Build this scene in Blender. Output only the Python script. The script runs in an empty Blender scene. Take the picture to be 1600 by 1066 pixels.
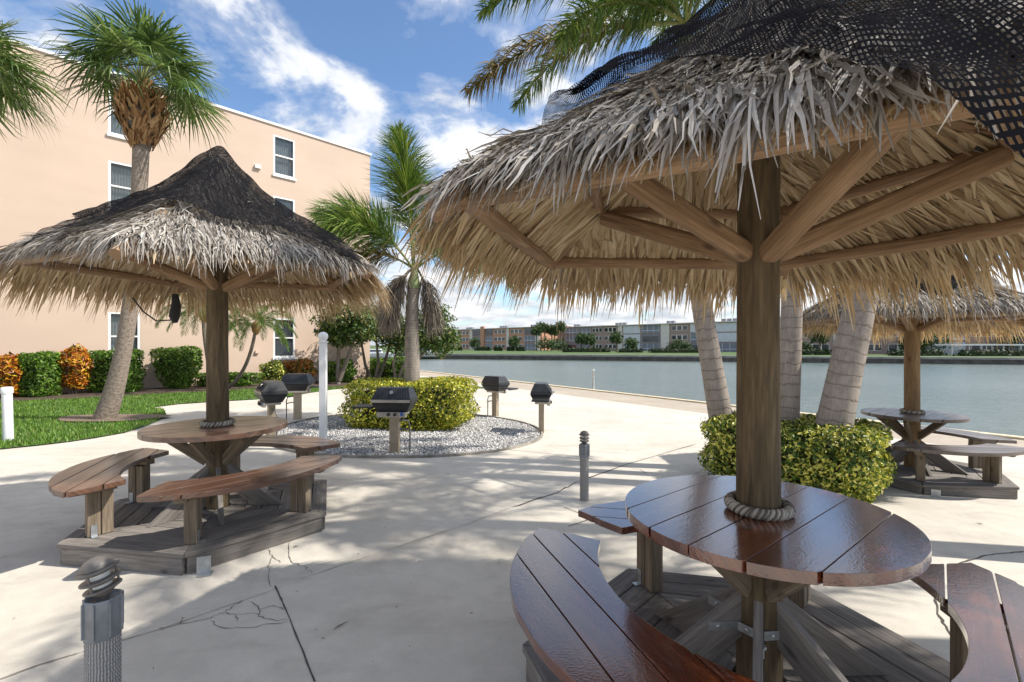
import bpy, math, random
import numpy as np
from mathutils import Vector, Matrix
R = math.radians
rng = np.random.default_rng(7)
random.seed(7)
scene = bpy.context.scene
COL = scene.collection

# ------------------------------------------------------------------ camera
F, PX0, HOR, CAMH = 740.0, 800.0, 538.0, 1.70
cam_d = bpy.data.cameras.new("camera")
cam = bpy.data.objects.new("camera", cam_d)
COL.objects.link(cam)
cam.location = (0, 0, CAMH)
cam.rotation_euler = (R(90), 0, 0)
cam_d.sensor_width = 36.0
cam_d.lens = F / 1600 * 36.0
cam_d.shift_y = (HOR - 533) / 1600
cam_d.clip_start = 0.05
cam_d.clip_end = 3000
scene.camera = cam

# ------------------------------------------------------------------ sun and sky
EL = R(47)
SUN = Vector((math.cos(EL) * 0.9976, math.cos(EL) * -0.07, math.sin(EL)))
sun_d = bpy.data.lights.new("sun", 'SUN')
sun_d.energy = 4.0
sun_d.angle = R(0.5)
sun_d.color = (1.0, 0.945, 0.86)
sun = bpy.data.objects.new("sun", sun_d)
COL.objects.link(sun)
sun.rotation_euler = SUN.to_track_quat('Z', 'Y').to_euler()

scene.view_settings.view_transform = 'Standard'
scene.view_settings.look = 'None'
scene.view_settings.exposure = 0.68
scene.view_settings.gamma = 1.0

world = bpy.data.worlds.new("World")
scene.world = world
world.use_nodes = True
wt = world.node_tree
for n in list(wt.nodes):
    wt.nodes.remove(n)


def N(t, typ, **kw):
    n = t.nodes.new(typ)
    for k, v in kw.items():
        if k.startswith('i_'):
            key = k[2:]
            n.inputs[int(key) if key.isdigit() else key].default_value = v
        else:
            setattr(n, k, v)
    return n


def L(t, a, b):
    t.links.new(a, b)


def MATH(t, op, a, b=None, c=None):
    n = t.nodes.new('ShaderNodeMath')
    n.operation = op
    for i, x in enumerate((a, b, c)):
        if x is None:
            continue
        if isinstance(x, (int, float)):
            n.inputs[i].default_value = x
        else:
            t.links.new(x, n.inputs[i])
    return n.outputs[0]


def RAMP(t, fac, stops, interp='LINEAR'):
    n = t.nodes.new('ShaderNodeValToRGB')
    cr = n.color_ramp
    cr.interpolation = interp
    while len(cr.elements) < len(stops):
        cr.elements.new(0.5)
    for e, (p, c) in zip(cr.elements, stops):
        e.position = p
        if isinstance(c, (int, float)):
            c = (c, c, c)
        e.color = (*c, 1)
    t.links.new(fac, n.inputs[0])
    return n.outputs[0]


def MIX(t, fac, a, b, mode='MIX'):
    n = t.nodes.new('ShaderNodeMix')
    n.data_type = 'RGBA'
    n.blend_type = mode
    for i, x in ((0, fac), (6, a), (7, b)):
        if isinstance(x, (int, float)):
            n.inputs[i].default_value = x
        elif isinstance(x, tuple):
            n.inputs[i].default_value = (*x, 1)
        else:
            t.links.new(x, n.inputs[i])
    return n.outputs[2]


sky = N(wt, 'ShaderNodeTexSky', sky_type='NISHITA', sun_disc=False, sun_elevation=EL,
        sun_rotation=R(94), air_density=1.0, dust_density=0.6, ozone_density=2.0)
geo = N(wt, 'ShaderNodeTexCoord')
sep = N(wt, 'ShaderNodeSeparateXYZ')
L(wt, geo.outputs['Generated'], sep.inputs[0])
zz = MATH(wt, 'MAXIMUM', sep.outputs[2], 0.0)
den = MATH(wt, 'ADD', zz, 0.22)
cx = MATH(wt, 'DIVIDE', sep.outputs[0], den)
cy = MATH(wt, 'DIVIDE', sep.outputs[1], den)
comb = N(wt, 'ShaderNodeCombineXYZ')
L(wt, cx, comb.inputs[0])
L(wt, cy, comb.inputs[1])
mp = N(wt, 'ShaderNodeMapping')
mp.inputs['Location'].default_value = (9.1, 3.3, 0.0)
L(wt, comb.outputs[0], mp.inputs[0])
n1 = N(wt, 'ShaderNodeTexNoise', i_Scale=2.6, i_Detail=10.0, i_Roughness=0.58, i_Distortion=0.25)
L(wt, mp.outputs[0], n1.inputs['Vector'])
n2 = N(wt, 'ShaderNodeTexNoise', i_Scale=0.9, i_Detail=2.0)
L(wt, mp.outputs[0], n2.inputs['Vector'])
low = MATH(wt, 'MAXIMUM', MATH(wt, 'MULTIPLY', MATH(wt, 'SUBTRACT', 0.30, zz), 0.62), 0.0)
dens = MATH(wt, 'ADD', MATH(wt, 'ADD', n1.outputs[0], MATH(wt, 'MULTIPLY', MATH(wt, 'SUBTRACT', n2.outputs[0], 0.5), 0.30)), low)
cloud = RAMP(wt, dens, [(0.445, 0.0), (0.50, 0.22), (0.55, 0.72), (0.62, 1.0)])
n3 = N(wt, 'ShaderNodeTexNoise', i_Scale=3.6, i_Detail=6.0)
L(wt, mp.outputs[0], n3.inputs['Vector'])
shade = MATH(wt, 'ADD', n3.outputs[0], MATH(wt, 'MULTIPLY', MATH(wt, 'MINIMUM', zz, 0.5), 0.35))
ccol = RAMP(wt, shade, [(0.42, (2.9, 3.1, 3.4)), (0.66, (4.9, 4.9, 4.9))])
skyb = MIX(wt, 1.0, sky.outputs[0], (0.72, 0.80, 0.87), 'MULTIPLY')
skyc = MIX(wt, cloud, skyb, ccol)
bg = N(wt, 'ShaderNodeBackground', i_Strength=0.15)
L(wt, skyc, bg.inputs[0])
wo = N(wt, 'ShaderNodeOutputWorld')
L(wt, bg.outputs[0], wo.inputs[0])


# ------------------------------------------------------------------ measuring helpers
def gz(x, y):
    n = 0.82 * x + 0.57 * y
    return 0.0 if n < 2.5 else -0.037 * (n - 2.5)


def G(px, py, lift=0.0):
    """point of the sloping ground seen at photo pixel (px, py)"""
    z = 0.0
    for _ in range(30):
        Y = F * (CAMH - z - lift) / (py - HOR)
        X = (px - PX0) / F * Y
        z = gz(X, Y)
    return Vector((X, Y, z + lift))


def AT(px, py, Y):
    return Vector(((px - PX0) / F * Y, Y, CAMH + (HOR - py) / F * Y))


# ------------------------------------------------------------------ object helpers
def thing(name, label, cat, loc=(0, 0, 0), rz=0.0, group=None):
    o = bpy.data.objects.new(name, None)
    o.empty_display_size = 0.2
    COL.objects.link(o)
    o.location = loc
    o.rotation_euler = (0, 0, rz)
    o['label'] = label
    o['category'] = cat
    if group:
        o['group'] = group
    return o


def tag(o, label, cat, group=None):
    o['label'] = label
    o['category'] = cat
    if group:
        o['group'] = group
    return o


def struct(o, kind='structure'):
    o['kind'] = kind
    return o


def link(name, me, mat, parent=None, label=None):
    o = bpy.data.objects.new(name, me)
    COL.objects.link(o)
    if mat is not None:
        me.materials.clear()
        for m in (mat if isinstance(mat, (list, tuple)) else [mat]):
            me.materials.append(m)
    if parent is not None:
        o.parent = parent
    if label:
        o['label'] = label
    return o


def copy_tree(o, parent=None):
    c = o.copy()
    COL.objects.link(c)
    c.parent = parent
    for ch in list(o.children):
        copy_tree(ch, c)
    return c


def np_mesh(name, V, Fc, uv=None, smooth=False):
    """V (n,3) Fc (m,k) constant-size faces, uv (m*k,2)"""
    V = np.asarray(V, dtype=np.float32)
    Fc = np.asarray(Fc, dtype=np.int32)
    me = bpy.data.meshes.new(name)
    m, k = Fc.shape
    me.vertices.add(len(V))
    me.vertices.foreach_set('co', V.ravel())
    me.loops.add(m * k)
    me.loops.foreach_set('vertex_index', Fc.ravel())
    me.polygons.add(m)
    me.polygons.foreach_set('loop_start', np.arange(m, dtype=np.int32) * k)
    me.polygons.foreach_set('loop_total', np.full(m, k, dtype=np.int32))
    if smooth:
        me.polygons.foreach_set('use_smooth', np.ones(m, dtype=bool))
    if uv is not None:
        l = me.uv_layers.new(name='UVMap')
        l.data.foreach_set('uv', np.asarray(uv, dtype=np.float32).ravel())
    me.update()
    me.validate()
    return me


class MB:
    def __init__(s):
        s.v, s.f, s.uv, s.sm, s.mi = [], [], [], [], []

    def face(s, pts, uv=None, smooth=False, mi=0):
        i = len(s.v)
        s.v += [tuple(p) for p in pts]
        s.f.append(tuple(range(i, i + len(pts))))
        s.uv.append(uv or [(p[0], p[1]) for p in pts])
        s.sm.append(smooth)
        s.mi.append(mi)

    def grid(s, rows, uvs=None, close=False, smooth=True, mi=0):
        """rows: list of equal-length point rings; shared vertices"""
        i0 = len(s.v)
        n = len(rows[0])
        for r in rows:
            s.v += [tuple(p) for p in r]
        for a in range(len(rows) - 1):
            for b in range(n if close else n - 1):
                c = (b + 1) % n
                s.f.append((i0 + a * n + b, i0 + a * n + c, i0 + (a + 1) * n + c, i0 + (a + 1) * n + b))
                if uvs:
                    ua, ub = uvs[a], uvs[a + 1]
                    d = b + 1
                    s.uv.append([(ua[0], ua[1] * b / n), (ua[0], ua[1] * d / n), (ub[0], ub[1] * d / n), (ub[0], ub[1] * b / n)])
                else:
                    s.uv.append([(a, b), (a, b + 1), (a + 1, b + 1), (a + 1, b)])
                s.sm.append(smooth)
                s.mi.append(mi)

    def box(s, c, hx, hy, hz, rot=None, mi=0, taper=1.0):
        """oriented box: half sizes; rot is a Matrix or z angle; uv runs along the longest side"""
        if rot is None:
            M = Matrix.Identity(3)
        elif isinstance(rot, (int, float)):
            M = Matrix.Rotation(rot, 3, 'Z')
        else:
            M = rot
        c = Vector(c)
        h = (hx, hy, hz)
        lo = max(range(3), key=lambda i: h[i])
        others = [i for i in range(3) if i != lo]
        ou, ov = random.random() * 20, random.random() * 20
        P = {}
        i0 = len(s.v)
        pts = []
        for sx in (-1, 1):
            for sy in (-1, 1):
                for sz in (-1, 1):
                    q = (sx * hx * (taper if sz > 0 else 1), sy * hy * (taper if sz > 0 else 1), sz * hz)
                    P[(sx, sy, sz)] = len(pts)
                    pts.append(q)
        for q in pts:
            s.v.append(tuple(c + M @ Vector(q)))
        fs = [((-1, -1, -1), (-1, -1, 1), (-1, 1, 1), (-1, 1, -1)), ((1, -1, -1), (1, 1, -1), (1, 1, 1), (1, -1, 1)),
              ((-1, -1, -1), (1, -1, -1), (1, -1, 1), (-1, -1, 1)), ((-1, 1, -1), (-1, 1, 1), (1, 1, 1), (1, 1, -1)),
              ((-1, -1, -1), (-1, 1, -1), (1, 1, -1), (1, -1, -1)), ((-1, -1, 1), (1, -1, 1), (1, 1, 1), (-1, 1, 1))]
        for f in fs:
            s.f.append(tuple(i0 + P[k] for k in f))
            s.uv.append([(pts[P[k]][lo] + ou, pts[P[k]][others[0]] + pts[P[k]][others[1]] + ov) for k in f])
            s.sm.append(False)
            s.mi.append(mi)

    def beam(s, a, b, w, h, up=(0, 0, 1), mi=0):
        """rectangular bar from a to b, w wide (sideways), h high"""
        a, b = Vector(a), Vector(b)
        d = (b - a)
        l = d.length
        x = d.normalized()
        up = Vector(up)
        y = up.cross(x)
        if y.length < 1e-4:
            y = Vector((0, 1, 0)).cross(x)
        y.normalize()
        z = x.cross(y)
        M = Matrix((x, y, z)).transposed()
        s.box((a + b) / 2, l / 2, w / 2, h / 2, M, mi)

    def tube(s, pts, rad, n=10, smooth=True, cap=True, mi=0, wob=0.0):
        pts = [Vector(p) for p in pts]
        if isinstance(rad, (int, float)):
            rad = [rad] * len(pts)
        rows, uvs = [], []
        t0 = (pts[1] - pts[0]).normalized()
        ref = Vector((0, 0, 1)) if abs(t0.z) < 0.9 else Vector((0, 1, 0))
        dist = 0
        off = random.random() * 20
        for i, p in enumerate(pts):
            if i == 0:
                t = pts[1] - p
            elif i == len(pts) - 1:
                t = p - pts[i - 1]
            else:
                t = pts[i + 1] - pts[i - 1]
            t.normalize()
            x = ref.cross(t)
            if x.length < 1e-5:
                x = Vector((1, 0, 0))
            x.normalize()
            y = t.cross(x)
            ref = y.cross(t).cross(t) * -1 if False else ref
            if i:
                dist += (p - pts[i - 1]).length
            row = []
            for k in range(n):
                a = 2 * math.pi * k / n
                r = rad[i] * (1 + wob * math.sin(3 * a + 1.7 * off) * 0.6 + wob * math.sin(2 * a + dist * 3 + off))
                row.append(p + x * (r * math.cos(a)) + y * (r * math.sin(a)))
            rows.append(row)
            uvs.append((dist + off, 2 * math.pi * max(rad)))
        s.grid(rows, uvs, close=True, smooth=smooth, mi=mi)
        if cap:
            s.face(rows[0][::-1], [(0, 0)] * n, mi=mi)
            s.face(rows[-1], [(0, 0)] * n, mi=mi)

    def lathe(s, prof, c=(0, 0, 0), n=24, smooth=True, mi=0, M=None):
        """prof: list of (r, z)"""
        c = Vector(c)
        rows, uvs = [], []
        for r, z in prof:
            row = []
            for k in range(n):
                a = 2 * math.pi * k / n
                p = Vector((r * math.cos(a), r * math.sin(a), z))
                row.append(c + (M @ p if M else p))
            rows.append(row)
            uvs.append((z, 2 * math.pi * max(q[0] for q in prof)))
        s.grid(rows, uvs, close=True, smooth=smooth, mi=mi)
        if prof[0][0] > 1e-4:
            s.face(rows[0][::-1], [(0, 0)] * n, mi=mi)
        if prof[-1][0] > 1e-4:
            s.face(rows[-1], [(0, 0)] * n, mi=mi)

    def strip_solid(s, us, lo, hi, z0, z1, M, off=(0, 0)):
        """solid over columns us with v interval lo..hi; M maps (u,v,z)"""
        top, bot = [], []
        for u, a, b in zip(us, lo, hi):
            top.append((Vector((u, a, z1)), Vector((u, b, z1))))
            bot.append((Vector((u, a, z0)), Vector((u, b, z0))))
        i0 = len(s.v)
        for (a, b), (c, d) in zip(top, bot):
            for p in (a, b, c, d):
                s.v.append(tuple(M @ p))
        uvp = lambda j, k: (us[j] + off[0], (hi[j] if k in (1, 3) else lo[j]) + off[1] + (0.03 if k > 1 else 0))

        def q(*jk):
            s.f.append(tuple(i0 + 4 * j + k for j, k in jk))
            s.uv.append([uvp(j, k) for j, k in jk])
            s.sm.append(False)
            s.mi.append(0)
        n = len(us)
        for j in range(n - 1):
            q((j, 0), (j + 1, 0), (j + 1, 1), (j, 1))
            q((j, 2), (j, 3), (j + 1, 3), (j + 1, 2))
            q((j, 0), (j, 2), (j + 1, 2), (j + 1, 0))
            q((j, 1), (j + 1, 1), (j + 1, 3), (j, 3))
        q((0, 0), (0, 1), (0, 3), (0, 2))
        q((n - 1, 0), (n - 1, 2), (n - 1, 3), (n - 1, 1))

    def mesh(s, name):
        me = bpy.data.meshes.new(name)
        me.from_pydata(s.v, [], s.f)
        l = me.uv_layers.new(name='UVMap')
        flat = [c for f in s.uv for p in f for c in p]
        l.data.foreach_set('uv', flat)
        me.polygons.foreach_set('use_smooth', s.sm)
        me.polygons.foreach_set('material_index', s.mi)
        me.update()
        return me

    def build(s, name, mat, parent=None, label=None, bevel=0.0, seg=2):
        o = link(name, s.mesh(name), mat, parent, label)
        if bevel:
            m = o.modifiers.new('bevel', 'BEVEL')
            m.width = bevel
            m.segments = seg
            m.limit_method = 'ANGLE'
            m.angle_limit = R(40)
        return o


# ------------------------------------------------------------------ materials
def new_mat(name):
    m = bpy.data.materials.new(name)
    m.use_nodes = True
    t = m.node_tree
    b = t.nodes['Principled BSDF']
    return m, t, b


def coords(t, kind='Object', scale=(1, 1, 1)):
    tc = N(t, 'ShaderNodeTexCoord')
    mpn = N(t, 'ShaderNodeMapping')
    mpn.inputs['Scale'].default_value = scale
    L(t, tc.outputs[kind], mpn.inputs[0])
    return mpn.outputs[0]


def NOISE(t, vec, scale, detail=5, rough=0.55, dist=0.0):
    n = N(t, 'ShaderNodeTexNoise', i_Scale=scale, i_Detail=detail, i_Roughness=rough, i_Distortion=dist)
    L(t, vec, n.inputs['Vector'])
    return n.outputs[0]


def BUMP(t, b, h, strength=0.3, dist=0.01):
    n = N(t, 'ShaderNodeBump', i_Strength=strength, i_Distance=dist)
    L(t, h, n.inputs['Height'])
    L(t, n.outputs[0], b.inputs['Normal'])


def plain(name, c, rough=0.6, metal=0.0, var=0.15, scale=8, bump=0.0, kind='Object', spec=0.5, bdist=0.005):
    m, t, b = new_mat(name)
    v = coords(t, kind)
    n = NOISE(t, v, scale)
    d = tuple(x * (1 - var) for x in c)
    e = tuple(min(1, x * (1 + var)) for x in c)
    L(t, RAMP(t, n, [(0.3, d), (0.7, e)]), b.inputs['Base Color'])
    b.inputs['Roughness'].default_value = rough
    b.inputs['Metallic'].default_value = metal
    b.inputs['Specular IOR Level'].default_value = spec
    if bump:
        BUMP(t, b, NOISE(t, v, scale * 6, 4), bump, bdist)
    return m


def wood(name, c1, c2, c3, rough=(0.5, 0.8), coat=0.0, grain=1.0, bump=0.25, coat_rough=0.1, ripple=0.0, knots=True, scuff=0.0):
    """UV u runs along the board"""
    m, t, b = new_mat(name)
    v = coords(t, 'UV', (1.6, 28 * grain, 1))
    g = NOISE(t, v, 1.6, 7, 0.62, 0.5)
    g2 = NOISE(t, coords(t, 'UV', (0.9, 5, 1)), 1.3, 3)
    g3 = NOISE(t, coords(t, 'UV', (6, 140 * grain, 1)), 1.0, 3, 0.6)
    isl = N(t, 'ShaderNodeNewGeometry').outputs['Random Per Island']
    col = RAMP(t, g, [(0.3, c1), (0.52, c2), (0.75, c3)])
    col = MIX(t, RAMP(t, g2, [(0.35, 0.0), (0.72, 0.55)]), col, c1)
    col = MIX(t, 1.0, col, RAMP(t, g3, [(0.35, 0.72), (0.55, 1.0)]), 'MULTIPLY')
    col = MIX(t, 1.0, col, RAMP(t, isl, [(0, 0.78), (1, 1.15)]), 'MULTIPLY')
    if knots:
        vo = N(t, 'ShaderNodeTexVoronoi', i_Scale=1.0)
        L(t, coords(t, 'UV', (3.1, 7.5, 1)), vo.inputs['Vector'])
        col = MIX(t, RAMP(t, vo.outputs['Distance'], [(0.05, 0.75), (0.16, 0.0)]), col, tuple(x * 0.35 for x in c1))
    if scuff:
        sc1 = NOISE(t, coords(t, 'UV', (5, 70, 1)), 1.0, 5, 0.7)
        sc2 = NOISE(t, coords(t, 'Object'), 3.0, 3)
        sm_ = MATH(t, 'MULTIPLY', RAMP(t, sc1, [(0.56, 0.0), (0.66, 1.0)]), RAMP(t, sc2, [(0.48, 0.0), (0.64, scuff)]))
        col = MIX(t, sm_, col, (0.30, 0.24, 0.22))
    L(t, col, b.inputs['Base Color'])
    L(t, RAMP(t, g2, [(0.3, rough[0]), (0.7, rough[1])]), b.inputs['Roughness'])
    if coat:
        b.inputs['Coat Weight'].default_value = coat
        b.inputs['Coat Roughness'].default_value = coat_rough
        b.inputs['Coat IOR'].default_value = 1.5 + .35 * coat
    h = MATH(t, 'ADD', g, MATH(t, 'MULTIPLY', g3, 0.6))
    if ripple:
        rp = NOISE(t, coords(t, 'Object', (1, 1, 1)), 95, 3)
        h = MATH(t, 'ADD', MATH(t, 'MULTIPLY', h, 0.35), MATH(t, 'MULTIPLY', rp, ripple))
    BUMP(t, b, h, bump, 0.006)
    if ripple:
        bn = [n for n in t.nodes if n.type == 'BUMP'][0]
        L(t, bn.outputs[0], b.inputs['Coat Normal'])
    return m


def leaf_mat(name, stops, rough=0.45, trans=0.25, extra=None):
    """colour varies leaf by leaf"""
    m, t, b = new_mat(name)
    isl = N(t, 'ShaderNodeNewGeometry').outputs['Random Per Island']
    col = RAMP(t, isl, stops)
    n = NOISE(t, coords(t, 'Object'), 1.7, 3)
    col = MIX(t, 1.0, col, RAMP(t, n, [(0.3, 0.78), (0.7, 1.18)]), 'MULTIPLY')
    L(t, col, b.inputs['Base Color'])
    b.inputs['Roughness'].default_value = rough
    b.inputs['Specular IOR Level'].default_value = 0.4
    if trans:
        tr = N(t, 'ShaderNodeBsdfTranslucent')
        L(t, MIX(t, 1.0, col, (1.25, 1.2, 0.7), 'MULTIPLY'), tr.inputs[0])
        mx = N(t, 'ShaderNodeMixShader', i_Fac=trans)
        out = t.nodes['Material Output']
        L(t, b.outputs[0], mx.inputs[1])
        L(t, tr.outputs[0], mx.inputs[2])
        L(t, mx.outputs[0], out.inputs[0])
    return m


M = {}
# concrete deck
m, t, b = new_mat('concrete')
v = coords(t, 'Object')
a1 = NOISE(t, v, 0.55, 6, 0.6)
a2 = NOISE(t, v, 5, 7, 0.7)
a3 = NOISE(t, v, 160, 3, 0.7)
a4 = NOISE(t, coords(t, 'Object', (1.0, 2.2, 1)), 1.5, 8, 0.65, 0.6)
col = RAMP(t, a1, [(0.3, (0.49, 0.445, 0.375)), (0.55, (0.575, 0.53, 0.455)), (0.75, (0.63, 0.585, 0.51))])
col = MIX(t, RAMP(t, a4, [(0.50, 0.0), (0.66, 0.42)]), col, (0.38, 0.34, 0.28))
col = MIX(t, 1.0, col, RAMP(t, a2, [(0.3, 0.88), (0.7, 1.05)]), 'MULTIPLY')
col = MIX(t, 1.0, col, RAMP(t, a3, [(0.25, 0.70), (0.46, 1.0), (0.8, 1.06)]), 'MULTIPLY')
vo = N(t, 'ShaderNodeTexVoronoi', i_Scale=2.3)
L(t, v, vo.inputs['Vector'])
col = MIX(t, RAMP(t, vo.outputs['Distance'], [(0.012, 0.55), (0.03, 0.0)]), col, (0.12, 0.10, 0.08))
L(t, col, b.inputs['Base Color'])
b.inputs['Roughness'].default_value = 0.88
BUMP(t, b, MATH(t, 'ADD', a3, a2), 0.12, 0.004)
M['concrete'] = m
m2 = m.copy()
m2.name = 'concrete_walk'
t2 = m2.node_tree
b2 = t2.nodes['Principled BSDF']
lk = b2.inputs['Base Color'].links[0].from_socket
L(t2, MIX(t2, 1.0, lk, (0.72, 0.66, 0.60), 'MULTIPLY'), b2.inputs['Base Color'])
M['walk'] = m2
M['joint'] = plain('joint_dirt', (0.075, 0.065, 0.055), 0.95, var=0.5, scale=14)
M['joint_faint'] = plain('joint_line', (0.26, 0.235, 0.20), 0.95, var=0.4, scale=9)
M['cap'] = plain('seawall_cap', (0.58, 0.50, 0.34), 0.9, var=0.15, scale=3, bump=0.2)
M['seawall'] = plain('seawall', (0.10, 0.09, 0.08), 0.9, var=0.4, scale=1.2, bump=0.2)
M['far_cap'] = plain('far_seawall_cap', (0.30, 0.28, 0.25), 0.9, var=0.25, scale=0.8)
M['soil'] = plain('soil', (0.075, 0.05, 0.035), 0.95, var=0.5, scale=25, bump=0.6, bdist=0.02)
M['mulch'] = plain('mulch', (0.22, 0.16, 0.12), 0.95, var=0.55, scale=40, bump=0.8, bdist=0.02)
M['lawn_base'] = plain('lawn_base', (0.055, 0.10, 0.018), 0.95, var=0.4, scale=5)
M['far_grass'] = plain('far_grass', (0.075, 0.12, 0.03), 0.95, var=0.4, scale=0.6)
M['terrain'] = plain('terrain', (0.10, 0.12, 0.05), 0.95, var=0.3, scale=0.3)
M['grass'] = leaf_mat('grass_blade', [(0, (0.06, 0.14, 0.014)), (0.5, (0.11, 0.23, 0.024)), (0.9, (0.19, 0.31, 0.05)), (1, (0.30, 0.30, 0.10))], 0.55, 0.25)
M['gravel'] = plain('gravel_bed', (0.30, 0.29, 0.28), 0.95, var=0.6, scale=60, bump=0.9, bdist=0.02)
m, t, b = new_mat('pebble')
isl = N(t, 'ShaderNodeNewGeometry').outputs['Random Per Island']
L(t, RAMP(t, isl, [(0, (0.13, 0.12, 0.115)), (0.25, (0.36, 0.345, 0.33)), (0.7, (0.55, 0.54, 0.52)), (1, (0.75, 0.73, 0.70))]), b.inputs['Base Color'])
b.inputs['Roughness'].default_value = 0.85
M['pebble'] = m
# water
m, t, b = new_mat('water')
v1 = coords(t, 'Object', (1, 1, 1))
w1 = NOISE(t, v1, 1.1, 4, 0.6)
w2 = NOISE(t, v1, 4.5, 3, 0.6)
w3 = NOISE(t, v1, 0.05, 3, 0.5)
b.inputs['Base Color'].default_value = (0.055, 0.075, 0.06, 1)
L(t, RAMP(t, w3, [(0.35, (0.085, 0.11, 0.088)), (0.65, (0.12, 0.145, 0.12))]), b.inputs['Base Color'])
b.inputs['Roughness'].default_value = 0.2
b.inputs['IOR'].default_value = 1.33
BUMP(t, b, MATH(t, 'ADD', w1, MATH(t, 'MULTIPLY', w2, 0.4)), 0.55, 0.22)
M['water'] = m
# building
m, t, b = new_mat('peach_stucco')
v = coords(t, 'Object')
s1 = NOISE(t, coords(t, 'Object', (0.12, 0.12, 1.1)), 1.4, 5, 0.6)
s2 = NOISE(t, v, 0.35, 4)
s3 = NOISE(t, v, 40, 3, 0.7)
col = RAMP(t, s1, [(0.35, (0.55, 0.42, 0.325)), (0.65, (0.575, 0.44, 0.345))])
col = MIX(t, 1.0, col, RAMP(t, s2, [(0.3, 0.94), (0.7, 1.05)]), 'MULTIPLY')
L(t, col, b.inputs['Base Color'])
b.inputs['Roughness'].default_value = 0.9
BUMP(t, b, s3, 0.25, 0.01)
M['stucco'] = m
M['white'] = plain('white_paint', (0.74, 0.73, 0.71), 0.45, var=0.05, scale=4)
M['vinyl'] = plain('white_vinyl', (0.80, 0.80, 0.79), 0.3, var=0.03, scale=3)
M['dirty_white'] = plain('weathered_white', (0.66, 0.65, 0.62), 0.6, var=0.12, scale=6)
m, t, b = new_mat('window_glass')
b.inputs['Base Color'].default_value = (0.06, 0.075, 0.08, 1)
b.inputs['Roughness'].default_value = 0.04
b.inputs['Specular IOR Level'].default_value = 1.0
b.inputs['Alpha'].default_value = 0.55
M['glass'] = m
M['curtain_or_dark'] = plain('curtain_or_dark', (0.34, 0.38, 0.38), 0.9, var=0.25, scale=5)
M['blind'] = plain('blind', (0.40, 0.40, 0.38), 0.8, var=0.1, scale=5)
M['dark'] = plain('dark_room', (0.025, 0.025, 0.028), 0.9)
# woods
M['deck'] = wood('weathered_deck', (0.13, 0.115, 0.10), (0.24, 0.215, 0.19), (0.34, 0.31, 0.28), (0.75, 0.9))
M['leg'] = wood('weathered_leg', (0.14, 0.105, 0.07), (0.25, 0.195, 0.135), (0.36, 0.29, 0.21), (0.75, 0.9))
M['post'] = wood('treated_post', (0.048, 0.033, 0.016), (0.13, 0.09, 0.045), (0.21, 0.155, 0.085), (0.75, 0.9), grain=0.5, bump=0.5)
M['post_warm'] = wood('sunlit_pine_post', (0.16, 0.10, 0.045), (0.27, 0.17, 0.08), (0.36, 0.24, 0.12), (0.75, 0.9), grain=0.5, bump=0.4)  # brighter, warmer copy of the post wood with sunlight put into its colour
M['rafter'] = wood('pine_rafter', (0.16, 0.092, 0.046), (0.33, 0.205, 0.11), (0.46, 0.315, 0.185), (0.75, 0.9), grain=0.9, bump=0.5)
M['top_wet'] = wood('wet_varnished_top', (0.055, 0.012, 0.005), (0.155, 0.036, 0.012), (0.27, 0.078, 0.022), (0.18, 0.30), 1.0, 0.7, 0.11, 0.04, 0.9, knots=False, scuff=0.45)
M['top_dry'] = wood('stained_top', (0.075, 0.035, 0.022), (0.15, 0.073, 0.043), (0.23, 0.125, 0.08), (0.3, 0.6), 0.55, 0.8, 0.2, 0.15, scuff=0.5)
M['top_grey'] = wood('faded_top', (0.10, 0.075, 0.06), (0.17, 0.13, 0.105), (0.24, 0.19, 0.16), (0.35, 0.6), 0.3, 0.8, 0.2, 0.25)
M['bark_dark'] = wood('bark', (0.10, 0.08, 0.06), (0.20, 0.165, 0.13), (0.30, 0.26, 0.21), (0.85, 0.95), grain=0.12, bump=0.9)
# thatch
def straw(name, stops, rough=0.8, trans=0.1):
    m, t, b = new_mat(name)
    isl = N(t, 'ShaderNodeNewGeometry').outputs['Random Per Island']
    col = RAMP(t, isl, stops)
    g = NOISE(t, coords(t, 'UV', (2.0, 60, 1)), 2.0, 4, 0.6)
    col = MIX(t, 1.0, col, RAMP(t, g, [(0.3, 0.68), (0.7, 1.15)]), 'MULTIPLY')
    L(t, col, b.inputs['Base Color'])
    b.inputs['Roughness'].default_value = rough
    b.inputs['Specular IOR Level'].default_value = 0.25
    BUMP(t, b, g, 0.4, 0.004)
    tr = N(t, 'ShaderNodeBsdfTranslucent')
    L(t, MIX(t, 1.0, col, (1.2, 1.0, 0.7), 'MULTIPLY'), tr.inputs[0])
    mx = N(t, 'ShaderNodeMixShader', i_Fac=trans)
    L(t, b.outputs[0], mx.inputs[1])
    L(t, tr.outputs[0], mx.inputs[2])
    L(t, mx.outputs[0], t.nodes['Material Output'].inputs[0])
    return m
M['thatch'] = straw('weathered_thatch', [(0, (0.14, 0.115, 0.09)), (0.3, (0.29, 0.255, 0.215)), (0.65, (0.43, 0.395, 0.35)), (1, (0.58, 0.545, 0.50))])
M['lining'] = straw('straw_lining', [(0, (0.38, 0.27, 0.15)), (0.4, (0.55, 0.42, 0.25)), (0.8, (0.66, 0.53, 0.34)), (1, (0.75, 0.63, 0.44))], trans=0.22)
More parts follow.
